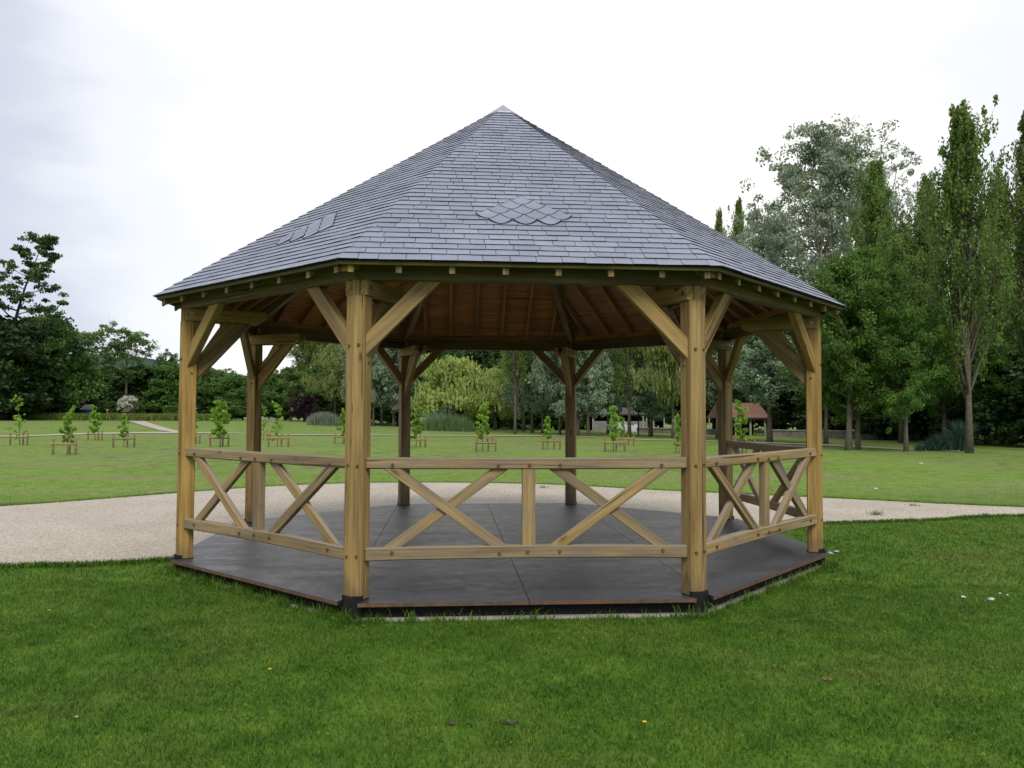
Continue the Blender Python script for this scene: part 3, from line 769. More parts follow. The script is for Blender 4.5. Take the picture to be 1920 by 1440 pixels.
# clover and weeds in the near lawn (stuff)
def weeds(n, d0, d1):
    cs = scatter(n, d0, d1, .75); V, F, T = [], [], []
    for c in cs:
        rr = random.random(); m = random.randint(4, 12); sp = random.uniform(.03, .10)
        for _ in range(m):
            x, y = c[0]+random.gauss(0, sp), c[1]+random.gauss(0, sp); z = -.19+random.uniform(.018, .04); r_ = random.uniform(.005, .011)
            a0 = random.uniform(0, 6.28); tx, ty = random.uniform(-.5, .5), random.uniform(-.5, .5); b = len(V)
            for q in range(5):
                a = a0+q*1.2566; V.append((x+r_*math.cos(a), y+r_*math.sin(a)*.8, z+r_*(tx*math.cos(a)+ty*math.sin(a))))
            F.append(tuple(range(b, b+5))); T.append(min(.95, max(.2, random.gauss(.52, .15))))
    me = bpy.data.meshes.new('lawn_weeds'); me.from_pydata(V, [], F); a_ = me.attributes.new('tone', 'FLOAT', 'FACE'); a_.data.foreach_set('value', np.array(T, np.float32))
    tag(link('lawn_weeds', me, GRASS), 'clover and small broad-leaved weeds in the near lawn', kind='stuff')
weeds(1500, 2.8, 10)
# pale pebbles loose on the gravel (stuff)
n = 9000; P = np.stack([RNG.uniform(-10, 10, n), RNG.uniform(-1.5, 9.4, n)], 1); P = P[inpoly(P, PATH_POLY) & ~oct_mask(P, 3.42)]
V, F = [], []
for x, y in P:
    r_ = random.uniform(.006, .016); b = len(V); a0 = random.random()*6
    for q in range(4): V.append((x+r_*math.cos(a0+q*1.57), y+r_*math.sin(a0+q*1.57)*random.uniform(.7, 1), -.187))
    V.append((x, y, -.186+r_*.9))
    for q in range(4): F.append((b+q, b+(q+1) % 4, b+4))
me = bpy.data.meshes.new('pebbles'); me.from_pydata(V, [], F)
tag(link('pebbles', me, GRAVEL), 'loose pale stones on the gravel path', kind='stuff')

# ================================================================== TREES
def tree_parts(seed, H, tr, cb, prof, nl, elev, leaf, nclump, nleaf, csz, spread=1., droop=0., lean=(0, 0), sub=3, wob=.02, flat=.75, twig=True, topfrac=.93, strands=0., norm=None, taper=0.):
    """returns (trunk mesh, crown mesh) data: a tapered trunk with limbs and side branches, leaves clustered along them"""
    rr = random.Random(seed); rng = np.random.default_rng(seed)
    bm = bmesh.new(); n = 9; pts = []; x = y = 0
    for k in range(n):
        t = k/(n-1); x += rr.gauss(0, wob)*H*.1; y += rr.gauss(0, wob)*H*.1
        pts.append(Vector((x+lean[0]*t*t*H, y+lean[1]*t*t*H, H*topfrac*t)))
    x0 = pts[0].copy(); pts = [p-Vector((x0.x, x0.y, 0)) for p in pts]
    rads = [tr*(1.35 if k == 0 else 1)*max(.06, (1-k/(n-1))**.8) for k in range(n)]
    pts[0].z = -.15
    tube(bm, pts, rads, 8)
    def tp(z):
        f = min(max(z/(H*topfrac)*(n-1), 0), n-1.001); k = int(f); return pts[k].lerp(pts[k+1], f-k), rads[k]*(1-(f-k))+rads[k+1]*(f-k)
    cent = []
    for k in range(nl):
        t = (k+.5)/nl; z = H*(cb+(1-cb)*t*.97); base, br = tp(z*(.98-.10*(elev > .9)))
        az = k*2.39996+rr.uniform(-.5, .5); L_ = prof(t)*rr.uniform(.6, 1.2)
        if L_ < .15: continue
        el = elev*rr.uniform(.75, 1.2)
        d = Vector((math.cos(az)*math.cos(el), math.sin(az)*math.cos(el), math.sin(el)))
        LL = L_/max(.35, math.cos(el)); p = base.copy(); lp = [p.copy()]; seg = 5
        for s in range(seg):
            d = (d+Vector((rr.gauss(0, .12), rr.gauss(0, .12), rr.gauss(.02, .08)-droop*.18))).normalized(); p = p+d*LL/seg; lp.append(p.copy())
        lr = min(br*.6, tr*.4)*(.5+.5*(L_/max(prof(.4), .1)))
        tube(bm, lp, [max(.006, lr*(1-.88*s/seg)) for s in range(seg+1)], 5)
        cent += [(lp[s], s/seg) for s in range(2 if nl > 12 else 1, seg+1)]
        for q in range(sub):
            f = rr.uniform(.3, .95)*seg; kk = min(int(f), seg-1); b0 = lp[kk].lerp(lp[kk+1], f-kk)
            d2 = (d+Vector((rr.gauss(0, .8), rr.gauss(0, .8), rr.gauss(.1, .4)))).normalized(); l2 = LL*rr.uniform(.22, .42)
            e = b0+d2*l2
            if twig: tube(bm, [b0, b0.lerp(e, .5)+Vector((0, 0, rr.uniform(-.03, .06)*l2)), e], [lr*.35, lr*.22, .004], 4)
            cent += [(b0.lerp(e, .6), .8), (e, 1)]
    # crown
    rr.shuffle(cent); cent = cent*max(1, int(nclump/max(1, len(cent)))+1); cent = cent[:nclump]
    P, T, CS = [], [], []
    for c, f in cent:
        j = Vector((rr.gauss(0, csz*.6), rr.gauss(0, csz*.6), rr.gauss(0, csz*.45))); c2 = c+j
        s = csz*rr.uniform(.55, 1.25)*spread
        if taper:
            kz = min(1, .28+max(0, 1-c.z/H)*taper); s *= kz; c2 = c+j*kz
        m = int(nleaf*rr.uniform(.6, 1.4)); tone = min(1, max(0, rr.gauss(.45, .2)))
        q = rng.normal(0, 1, (m, 3)); q /= np.linalg.norm(q, axis=1)[:, None]+1e-6; q *= (rng.uniform(0, 1, (m, 1))**.45)
        q *= np.array([s, s, s*flat])
        if strands:
            q[:, 2] = -rng.uniform(0, 1, m)*strands*s*2.2; q[:, :2] = np.round(q[:, :2]/(leaf*1.6))*leaf*1.6+rng.normal(0, leaf*.25, (m, 2))
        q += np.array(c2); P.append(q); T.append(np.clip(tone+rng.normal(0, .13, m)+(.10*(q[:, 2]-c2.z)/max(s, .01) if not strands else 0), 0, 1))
    P = np.concatenate(P); T = np.concatenate(T); ok = P[:, 2] > .12; P, T = P[ok], T[ok]
    m = len(P); a = rng.normal(0, 1, (m, 3)); b = rng.normal(0, 1, (m, 3))
    if strands: a = a*.3+np.array([0, 0, -1.])
    a /= np.linalg.norm(a, axis=1)[:, None]; b -= a*(a*b).sum(1)[:, None]; b /= np.linalg.norm(b, axis=1)[:, None]
    sz = leaf*rng.uniform(.6, 1.3, (m, 1)); a *= sz*.62; b *= sz*(.38 if not strands else .2)
    Vv = np.stack([P-a, P+b-a*.1, P+a, P-b-a*.1], 1).reshape(-1, 3); F = np.arange(m*4).reshape(-1, 4)
    me1 = bpy.data.meshes.new('trunk'); bm.to_mesh(me1); bm.free()
    for p in me1.polygons: p.use_smooth = True
    if norm:
        zs, rs = norm[0]/np.percentile(Vv[:, 2], 99.9), norm[1]/np.percentile(np.hypot(Vv[:, 0]-lean[0]*H*.3, Vv[:, 1]), 96)
        S = np.array([rs, rs, zs]); Vv = Vv*S
        for v in me1.vertices: v.co = v.co*Vector((rs, rs, zs))
    return me1, np_mesh('crown', Vv, F, 4, T)
def interp(*pts):
    def f(t):
        for (a, va), (b, vb) in zip(pts, pts[1:]):
            if t <= b: return va+(vb-va)*(t-a)/(b-a+1e-9)
        return pts[-1][1]
    return f
K = {}
def kind(name, H, Wd, leafm, bark, variants=1, **k):
    lst = []
    for v in range(variants):
        tm, cm = tree_parts(k.get('seed', 1)*37+v*101+len(name), H, norm=(H, Wd), **{a: b for a, b in k.items() if a != 'seed'})
        tm.materials.append(bark); cm.materials.append(LF[leafm]); lst.append((tm, cm))
    K[name] = (H, Wd, lst)
# name, height, half-width
kind('poplar_tree', 16, 2.1, 'poplar', BARK, 3, tr=.20, cb=.13, topfrac=.84, prof=interp((0, 1.9), (.2, 2.2), (.4, 1.9), (.6, 1.15), (.8, .42), (1, .05)), nl=92, elev=1.12, leaf=.14, nclump=820, nleaf=38, csz=.34, sub=3, flat=1.7, taper=2.2)
kind('white_poplar', 22, 6.0, 'silver', BARK_PALE, 2, tr=.36, cb=.22, prof=interp((0, 2.6), (.2, 4.6), (.5, 5.2), (.8, 3.8), (1, 1.4)), nl=50, elev=.9, leaf=.20, nclump=760, nleaf=46, csz=.62, sub=5)
kind('silver_tree', 13, 3.6, 'silver_dark', BARK, 3, tr=.20, cb=.12, prof=interp((0, 2.6), (.15, 3.4), (.6, 3.0), (1, .8)), nl=48, elev=.42, leaf=.20, nclump=820, nleaf=40, csz=.55, sub=4)
kind('alder_tree', 13, 3.6, 'silver_dark', BARK, 2, tr=.20, cb=.27, prof=interp((0, 2.6), (.15, 3.4), (.6, 3.0), (1, .8)), nl=48, elev=.42, leaf=.20, nclump=820, nleaf=40, csz=.55, sub=4)
kind('maple_tree', 9.5, 4.0, 'maple', BARK, 2, tr=.20, cb=.19, prof=interp((0, 2.6), (.2, 3.7), (.5, 3.6), (.8, 2.2), (1, .6)), nl=44, elev=.42, leaf=.13, nclump=960, nleaf=62, csz=.46, sub=5)
kind('willow_tree', 8.6, 4.8, 'willow', BARK, 2, tr=.26, cb=.34, prof=interp((0, 4.4), (.5, 3.9), (.85, 2.2), (1, .7)), nl=46, elev=.40, leaf=.30, nclump=560, nleaf=60, csz=.50, sub=5, droop=.8, strands=.85)
kind('golden_willow', 10, 3.4, 'golden', BARK, 1, tr=.22, cb=.30, prof=interp((0, 3.0), (.5, 2.8), (.85, 1.8), (1, .6)), nl=40, elev=.6, leaf=.30, nclump=380, nleaf=58, csz=.50, sub=4, droop=.7, strands=1.3)
kind('dark_tree', 13, 4.4, 'dark', BARK_DARK, 2, tr=.25, cb=.03, prof=interp((0, 4.0), (.3, 4.3), (.7, 2.9), (1, .6)), nl=52, elev=.25, leaf=.40, nclump=620, nleaf=26, csz=.75, sub=4, twig=False)
kind('bushy_tree', 9.5, 4.4, 'bushy', BARK_DARK, 3, tr=.20, cb=.05, prof=interp((0, 3.6), (.3, 4.2), (.7, 3.0), (1, .8)), nl=46, elev=.45, leaf=.31, nclump=620, nleaf=30, csz=.70, sub=4, twig=False)
kind('sparse_tree', 13, 3.9, 'sparse', BARK, 2, tr=.20, cb=.42, prof=interp((0, 1.8), (.3, 3.3), (.6, 3.6), (1, 1.5)), nl=26, elev=.8, leaf=.26, nclump=170, nleaf=40, csz=.55, sub=4)
kind('purple_tree', 4.6, 3.0, 'purple', BARK_DARK, 1, tr=.12, cb=.05, prof=interp((0, 2.4), (.4, 2.8), (1, .8)), nl=30, elev=.4, leaf=.22, nclump=320, nleaf=34, csz=.45, sub=3, twig=False)
kind('shrub', 2.8, 2.2, 'bushy', BARK_DARK, 2, tr=.07, cb=.05, prof=interp((0, 1.9), (.4, 2.0), (1, .5)), nl=24, elev=.5, leaf=.17, nclump=260, nleaf=34, csz=.33, sub=3, twig=False)
kind('birch_tree', 9, 2.0, 'sparse', BARK_PALE, 1, tr=.09, cb=.35, prof=interp((0, 1.4), (.4, 1.9), (1, .4)), nl=26, elev=.7, leaf=.2, nclump=220, nleaf=34, csz=.42, sub=3)
USED = {}
def tree(kindn, px, depth, topy, halfw=None, label='', group=None, name=None, cat='tree', rot=None, lean=0):
    H0, W0, lst = K[kindn]; k = USED.get(kindn, 0); USED[kindn] = k+1; tm, cm = lst[k % len(lst)]
    x, y = at(px, depth); z = gh(x, y); H = CAM.z+(779-topy)*depth/FPX-z
    hw_ = (halfw*depth/FPX) if halfw else W0*H/H0
    e = empty(name or kindn, (x, y, z), rot if rot is not None else random.uniform(0, 6.28))
    e.scale = (hw_/W0, hw_/W0, H/H0)
    if lean: e.rotation_euler[1] = lean
    tag(e, label, cat, group)
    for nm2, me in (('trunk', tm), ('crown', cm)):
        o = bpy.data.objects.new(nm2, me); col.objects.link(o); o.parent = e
    return e
# --- right-hand group
tree('poplar_tree', 1816, 35, 178, 78, 'tallest columnar poplar, standing clear behind the clump of blue-green iris')
tree('poplar_tree', 1948, 37, 190, 74, 'columnar poplar cut off by the right edge of the view')
tree('poplar_tree', 1745, 52, 322, 52, 'slim poplar just left of the tallest poplar, set further back')
tree('white_poplar', 1545, 66, 212, 128, 'largest pale grey-green poplar towering above the right side of the roof')
tree('white_poplar', 1640, 74, 222, 100, 'pale airy poplar directly behind the dark narrow one')
tree('white_poplar', 1440, 78, 372, 78, 'lower pale grey poplar showing over the roof slope')
tree('poplar_tree', 1645, 55, 290, 56, 'dark narrow poplar in front of the pale silvery ones')
tree('poplar_tree', 1388, 88, 368, 30, 'small pointed poplar tip over the roof, second from the gazebo roof')
tree('poplar_tree', 1350, 90, 388, 24, 'small pointed poplar tip closest to the gazebo roof')
tree('maple_tree', 1590, 37.5, 460, 108, 'broad fresh-green tree overhanging the right eave, with a leaning trunk', lean=.05)
tree('maple_tree', 1608, 38.2, 560, 86, 'shorter green tree whose trunk touches the leaning one')
tree('maple_tree', 1698, 36.5, 560, 76, 'green tree with one thin straight trunk between the leaning trunk and the tallest poplar')
tree('alder_tree', 1443, 48, 560, 92, 'grey-green tree in front of the red-tiled shelter')
tree('alder_tree', 1548, 46, 560, 66, 'grey-green tree right behind the right-hand gazebo post')
tree('alder_tree', 1345, 56, 560, 62, 'grey-green tree seen behind the back right gazebo post')
tree('poplar_tree', 1690, 48, 430, 60, 'poplar filling the gap between the dark narrow poplar and the slim one')
tree('poplar_tree', 1880, 47, 330, 66, 'poplar filling the gap between the tallest poplar and the right edge')
tree('maple_tree', 1770, 46, 560, 84, 'green tree behind the trunk of the tallest poplar')
tree('maple_tree', 1890, 44, 600, 84, 'green tree behind the right edge poplars')
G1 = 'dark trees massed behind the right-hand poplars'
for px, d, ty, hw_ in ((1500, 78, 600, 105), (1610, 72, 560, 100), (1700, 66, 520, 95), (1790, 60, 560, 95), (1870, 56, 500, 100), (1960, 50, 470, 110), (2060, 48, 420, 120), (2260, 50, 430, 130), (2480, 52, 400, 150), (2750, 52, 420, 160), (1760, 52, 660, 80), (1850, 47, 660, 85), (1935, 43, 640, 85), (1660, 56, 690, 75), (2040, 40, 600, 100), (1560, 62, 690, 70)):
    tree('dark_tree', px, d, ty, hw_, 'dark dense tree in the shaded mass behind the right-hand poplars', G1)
# --- middle group seen through the gazebo
tree('willow_tree', 852, 82, 668, 78, 'large pale yellow-green weeping willow seen through the middle of the gazebo')
tree('willow_tree', 928, 86, 690, 46, 'smaller willow joined to the right side of the large one')
tree('poplar_tree', 966, 68, 470, 30, 'upright green poplar just right of the willow')
G2 = 'plantation of grey-green poplars behind the gazebo'
for px, d, ty in ((998, 73, 500), (1018, 70, 560), (1050, 66, 520), (1084, 62, 570), (1103, 61, 520), (1140, 70, 500), (982, 80, 520)):
    tree('silver_tree', px, d, ty, 46, 'slender grey-green poplar in the row right of the willow', G2)
tree('poplar_tree', 1180, 60, 430, 40, 'green upright poplar behind the sapling in front of the grey-roofed shelter')
tree('silver_tree', 1220, 62, 560, 58, 'grey-green tree left of the front right gazebo post')
tree('golden_willow', 1262, 57, 590, 56, 'pale golden willow half hidden by the front right gazebo post')
G3 = 'dense trees closing the view behind the gazebo'
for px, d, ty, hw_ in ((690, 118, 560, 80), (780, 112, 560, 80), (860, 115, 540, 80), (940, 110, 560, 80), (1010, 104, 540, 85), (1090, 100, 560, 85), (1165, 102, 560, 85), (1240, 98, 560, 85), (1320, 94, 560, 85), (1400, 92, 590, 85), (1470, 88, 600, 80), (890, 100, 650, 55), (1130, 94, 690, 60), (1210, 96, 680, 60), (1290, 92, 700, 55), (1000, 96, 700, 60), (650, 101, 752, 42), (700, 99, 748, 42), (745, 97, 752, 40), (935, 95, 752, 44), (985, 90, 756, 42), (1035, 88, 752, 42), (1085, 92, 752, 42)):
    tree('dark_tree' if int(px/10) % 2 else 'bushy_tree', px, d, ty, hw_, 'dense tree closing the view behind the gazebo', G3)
tree('poplar_tree', 600, 122, 560, 42, 'tall dark poplar left of the front left gazebo post, seen under the eave')
tree('poplar_tree', 572, 125, 600, 34, 'dark poplar at the left end of the tall group seen under the eave')
tree('poplar_tree', 640, 120, 540, 40, 'tall dark poplar directly behind the front left gazebo post')
tree('golden_willow', 628, 100, 640, 42, 'pale drooping tree left of the front left gazebo post')
tree('bushy_tree', 578, 112, 695, 36, 'bright green rounded tree above the purple one')
tree('purple_tree', 570, 99, 741, 29, 'dark purple-leaved tree at the lawn edge', cat='tree')
tree('birch_tree', 547, 101, 690, 26, 'young birch with a thin white trunk beside the purple tree')
tree('bushy_tree', 520, 118, 700, 40, 'mid-green tree just right of the back left gazebo post')
G4 = 'young broadleaf plantation left of the willow'
for px, d, ty in ((700, 88, 560), (716, 92, 580), (738, 90, 570), (760, 96, 560), (676, 95, 560)):
    tree('silver_tree', px, d, ty, 40, 'green plantation tree with a bare lower trunk between the front left post and the willow', G4)
# --- left group
kind('larch_tree', 19, 5.6, 'needle', BARK_DARK, 1, tr=.32, cb=.30, prof=interp((0, 5.0), (.3, 4.8), (.6, 3.6), (.85, 1.9), (1, .8)), nl=30, elev=.25, leaf=.26, nclump=270, nleaf=48, csz=.62, sub=5, lean=(.24, 0), flat=.38)
tree('larch_tree', 0, 92, 442, 84, 'tall dark tiered tree leaning right at the left edge of the view', rot=-.1)
tree('bushy_tree', 95, 100, 588, 70, 'green tree beside the foot of the tall leaning one')
tree('dark_tree', 20, 96, 600, 95, 'large dark tree under the leaning one')
tree('dark_tree', -70, 88, 560, 100, 'dark tree beyond the left edge of the view')
tree('bushy_tree', 60, 108, 665, 80, 'wide dark-green bushy tree at the left, low in the mass')
tree('sparse_tree', 158, 104, 604, 44, 'thin airy tree with a bare straight trunk, left of the pair against the sky')
tree('sparse_tree', 236, 108, 612, 52, 'wide airy tree with open branches, right of the pair against the sky')
tree('sparse_tree', 112, 112, 610, 40, 'airy tree standing against the sky beside the leaning one')
tree('sparse_tree', 312, 114, 658, 26, 'small airy tree left of the gazebo\'s left post')
tree('bushy_tree', 125, 109, 690, 58, 'low round dark bushy tree in front of the airy pair')
tree('bushy_tree', 200, 118, 690, 60, 'bushy tree behind the white-flowering shrub, left one')
tree('dark_tree', 262, 112, 690, 60, 'dark tree behind the white-flowering shrub')
tree('bushy_tree', 318, 112, 680, 50, 'green bushy tree beside the gazebo\'s left post')
tree('bushy_tree', 378, 120, 690, 52, 'green bushy tree framed between the two left posts, left one')
tree('bushy_tree', 432, 118, 702, 48, 'green bushy tree framed between the two left posts, right one')
tree('sparse_tree', 398, 126, 684, 36, 'airy treetop framed between the two left posts')
tree('bushy_tree', 486, 122, 698, 48, 'green bushy tree behind the back left post')
tree('bushy_tree', 545, 124, 688, 40, 'green tree left of the tall dark poplars')
G5 = 'low dark undergrowth trees along the far lawn'
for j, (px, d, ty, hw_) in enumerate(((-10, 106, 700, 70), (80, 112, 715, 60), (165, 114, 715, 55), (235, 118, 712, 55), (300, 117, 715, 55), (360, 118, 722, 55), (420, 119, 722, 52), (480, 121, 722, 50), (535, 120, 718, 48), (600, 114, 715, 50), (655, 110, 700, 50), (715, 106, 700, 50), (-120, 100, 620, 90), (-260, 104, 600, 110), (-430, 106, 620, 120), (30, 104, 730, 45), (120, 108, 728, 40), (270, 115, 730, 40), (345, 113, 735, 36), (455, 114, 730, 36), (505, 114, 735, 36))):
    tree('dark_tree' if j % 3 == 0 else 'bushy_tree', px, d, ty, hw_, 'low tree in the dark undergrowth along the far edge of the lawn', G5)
tree('shrub', 200, 105.5, 752, 20, 'round green shrub left of the white-flowering one', name='shrub', cat='shrub')
tree('shrub', 260, 105.5, 756, 14, 'small green shrub right of the white-flowering one', name='shrub', cat='shrub')
tree('shrub', 425, 106, 752, 26, 'low green shrub at the lawn edge framed between the left posts', name='shrub', cat='shrub')
ws = tree('shrub', 240, 105.5, 746, 21, 'shrub covered with white blossom above the reddish hut', name='flowering_shrub', cat='shrub')
bl = []
H0, W0, lst = K['shrub']
rngb = np.random.default_rng(3); q = rngb.normal(0, 1, (60, 3)); q /= np.linalg.norm(q, axis=1)[:, None]; q[:, 2] = np.abs(q[:, 2])
P = []
for c in q*np.array([1.85, 1.85, 1.5])+np.array([0, 0, 1.3]): P.append(c+rngb.normal(0, .16, (34, 3))*np.array([1, 1, .5]))
P = np.concatenate(P); m = len(P); a = rngb.normal(0, 1, (m, 3)); b = np.cross(a, rngb.normal(0, 1, (m, 3))); a /= np.linalg.norm(a, axis=1)[:, None]/.13; b /= np.linalg.norm(b, axis=1)[:, None]/.11
me = np_mesh('blossom', np.stack([P-a, P+b, P+a, P-b], 1).reshape(-1, 3), np.arange(m*4).reshape(-1, 4), 4, rngb.uniform(.2, 1, m))
o = link('blossom', me, LF['flower'], ws)
# extra sparse far-left leftovers: trimmed hedge
def leafbox(name, px, depth, topy, wpx, dpt, mat, label, cat, leaf=.12, n=5000, rz=None):
    x, y = at(px, depth); z = gh(x, y); H = CAM.z+(779-topy)*depth/FPX-z; Wm = wpx*depth/FPX
    rng = np.random.default_rng(n); s = rng.uniform(-.5, .5, (n, 3)); fc = rng.integers(0, 3, n)
    for k in range(3): s[fc == k, k] = np.sign(s[fc == k, k])*.5
    s[:, 2] = np.abs(s[:, 2])*2-.5+rng.normal(0, .02, n); P = s*np.array([Wm, dpt, H])+np.array([0, 0, H/2])+rng.normal(0, .04, (n, 3))
    a = rng.normal(0, 1, (n, 3)); b = np.cross(a, rng.normal(0, 1, (n, 3))); a /= np.linalg.norm(a, axis=1)[:, None]/(leaf*.6); b /= np.linalg.norm(b, axis=1)[:, None]/(leaf*.5)
    me = np_mesh(name, np.stack([P-a, P+b, P+a, P-b], 1).reshape(-1, 3), np.arange(n*4).reshape(-1, 4), 4, np.clip(rng.normal(.5, .2, n), 0, 1))
    o = link(name, me, mat); o.location = (x, y, z); o.rotation_euler[2] = -yaw
    tag(o, label, cat); return o
leafbox('hedge', 330, 108, 765, 40, 1.5, LF['hedge'], 'bright clipped hedge block left of the gazebo\'s left post', 'hedge')
# meadow strip of tall grass
def px_blades(name, x0, x1, d0, d1, n, h, wd, lean, mat, label, cat=None, kind_='stuff', env=None):
    rng = RNG; px = rng.uniform(x0, x1, n); d = rng.uniform(d0, d1, n)
    P = np.array([at(a, b) for a, b in zip(px, d)]); z = np.array([gh(*p) for p in P])
    hh = np.full(n, h)
    if env is not None: hh = h*env((px-x0)/(x1-x0))
    o = blades(name, P, hh, wd, lean, np.clip(rng.normal(.45, .2, n), 0, 1), z, label, mat, kind=None)
    if kind_: o['kind'] = kind_
    if cat: o['category'] = cat
    return o
px_blades('meadow_grass', -60, 432, 96, 103, 26000, .80, .10, .35, LF['meadow'], 'strip of tall uncut meadow grass along the far edge of the left lawn')
hump = lambda t: np.clip(np.sin(np.pi*np.clip(t, 0, 1))**.35, .25, 1)
px_blades('reeds', 575, 642, 82, 86, 2600, 1.25, .07, .3, LF['reed'], 'pale silvery reeds at the lawn edge, left of the front left post', 'reeds', None, hump)
px_blades('reeds', 782, 892, 76, 79, 2300, 1.6, .05, .3, LF['reed_green'], 'dark green reeds in front of the willow', 'reeds', None, hump)
px_blades('iris_clump', 1716, 1800, 37, 38.6, 1300, .85, .045, .9, LF['iris'], 'blue-green iris clump between the two right-hand trunks', 'plant', None, lambda t: .35+.65*np.clip((t-.1)*1.8, 0, 1))
px_blades('iris_clump', 1793, 1812, 37, 38.2, 500, 1.3, .05, .6, LF['iris'], 'taller pale iris clump against the trunk of the tallest poplar', 'plant', None, None)
# --- saplings and their stake guards
def make_sapling(seed, thin=False):
    rr = random.Random(seed)
    prof = interp((0, .28), (.25, .36), (.5, .24), (.75, .20), (1, .06)) if not thin else interp((0, .42), (.3, .4), (.6, .2), (1, .25))
    return tree_parts(seed, 2.4, tr=.022, cb=.16 if not thin else .12, prof=prof, nl=17, elev=.55, leaf=.10 if not thin else .075, nclump=84 if not thin else 70, nleaf=28 if not thin else 11, csz=.085, sub=2, wob=.01, flat=.8)
SAPM = [make_sapling(s, s == 64) for s in (61, 62, 63, 64, 65, 66, 67, 68)]
for tm, cm in SAPM: tm.materials.append(BARK); cm.materials.append(LF['young'])
def make_guard():
    e = empty('tree_guard'); ps = []
    for x in (-.5, .5):
        bm = bmesh.new(); tube(bm, [(x, 0, -.1), (x*1.01, 0, .40), (x, 0, .68)], [.050, .050, .047], 8); finish(bm, 'stake', STAKE, e)
    bm = bmesh.new(); tube(bm, [(-.58, -.03, .46), (0, -.035, .455), (.58, -.03, .465)], [.045, .047, .044], 8); finish(bm, 'rail', STAKE, e)
    bm = bmesh.new(); tube(bm, [(.12, .16, -.1), (.13, .16, .72)], [.045, .042], 8); finish(bm, 'tie_stake', STAKE, e)
    return e
guard0 = make_guard(); gused = False
def guard(px, basey, wpx, label, dxp=0, rz=None):
    global gused
    x, y = gp(px, basey); dd = (Vector((x, y, 0))-CAM).dot(fw); s = wpx*dd/FPX/1.0
    if not gused: g_o = guard0; gused = True
    else:
        g_o = guard0.copy(); col.objects.link(g_o)
        for ch in guard0.children:
            c = ch.copy(); col.objects.link(c); c.parent = g_o
    g_o.location = (x, y, gh(x, y)); g_o.rotation_euler = (0, 0, (rz if rz is not None else random.uniform(-.25, .25))-yaw); g_o.scale = (s, 1, min(1.1, max(.85, s)))
    tag(g_o, label, 'tree guard', 'wooden stake guards round the saplings')
def sapling(px, basey, topy, v, label, wf=1.):
    x, y = gp(px, basey); dd = (Vector((x, y, 0))-CAM).dot(fw); H = (basey-topy)*dd/FPX; tm, cm = SAPM[v]
    e = empty('sapling', (x, y, gh(x, y)), random.uniform(0, 6.28)); e.rotation_euler[0] = random.uniform(-.06, .06); wf *= .86; e.scale = (H/2.4*wf, H/2.4*wf, H/2.4)
    for nm2, me in (('trunk', tm), ('crown', cm)):
        o = bpy.data.objects.new(nm2, me); col.objects.link(o); o.parent = e
    tag(e, label, 'young tree', 'saplings planted across the lawn')
SP = [  # px, base, top, variant, width factor, guard px, guard base, guard width px, where
    (37, 834, 746, 3, 1., 35, 835, 34, 'leftmost of all, near the left edge of the view'),
    (126, 852, 750, 0, .95, 120, 853, 44, 'nearest at the left, standing in front of the others there'),
    (178, 825, 750, 1, 1.1, 178, 826, 26, 'farthest of the left four, in front of the thin footpath'),
    (232, 838, 764, 2, .9, 232, 839, 36, 'below the white-flowering shrub'),
    (357, 831, 752, 1, 1., 361, 832, 28, 'mostly hidden behind the gazebo\'s left post'),
    (413, 838, 737, 4, 1.25, 411, 837, 34, 'framed between the two left posts'),
    (494, 824, 762, 3, .8, 497, 825, 20, 'partly hidden behind the back left post'),
    (520, 837, 757, 3, 1.15, 522, 838, 36, 'thin and bare, just right of the back left post'),
    (642, 832, 760, 1, .9, 640, 833, 26, 'partly hidden behind the front left post'),
    (780, 838, 757, 4, 1.1, 782, 839, 32, 'just right of the far back left post'),
    (905, 846, 736, 0, .9, 911, 847, 36, 'in front of the willow'),
    (1027, 842, 770, 2, .95, 1034, 843, 32, 'just left of the far back right post'),
    (1150, 846, 749, 1, .95, 1153, 847, 38, 'nearest of the two in front of the grey-roofed shelter'),
    (1168, 834, 772, 2, .7, 1175, 836, 26, 'second, behind the nearest one in front of the grey-roofed shelter'),
    (1274, 850, 770, 2, .8, 1284, 850, 32, 'mostly hidden behind the front right post'),
    (1392, 848, 742, 4, 1.15, 1397, 849, 36, 'in front of the red-tiled shelter'),
]
for px, by, ty, v, wf, gx, gb, gw, wh in SP:
    sapling(px, by, ty, v if v == 3 else (v+(px % 3)*5) % 8 if (v+(px % 3)*5) % 8 != 3 else v, 'young leafy sapling '+wh, wf)
    guard(gx, gb, gw, 'stake guard of the sapling '+wh.replace('the gazebo\'s ', 'the '))
guard(909, 833, 28, 'wooden stake guard without leaves, behind the one in front of the willow')

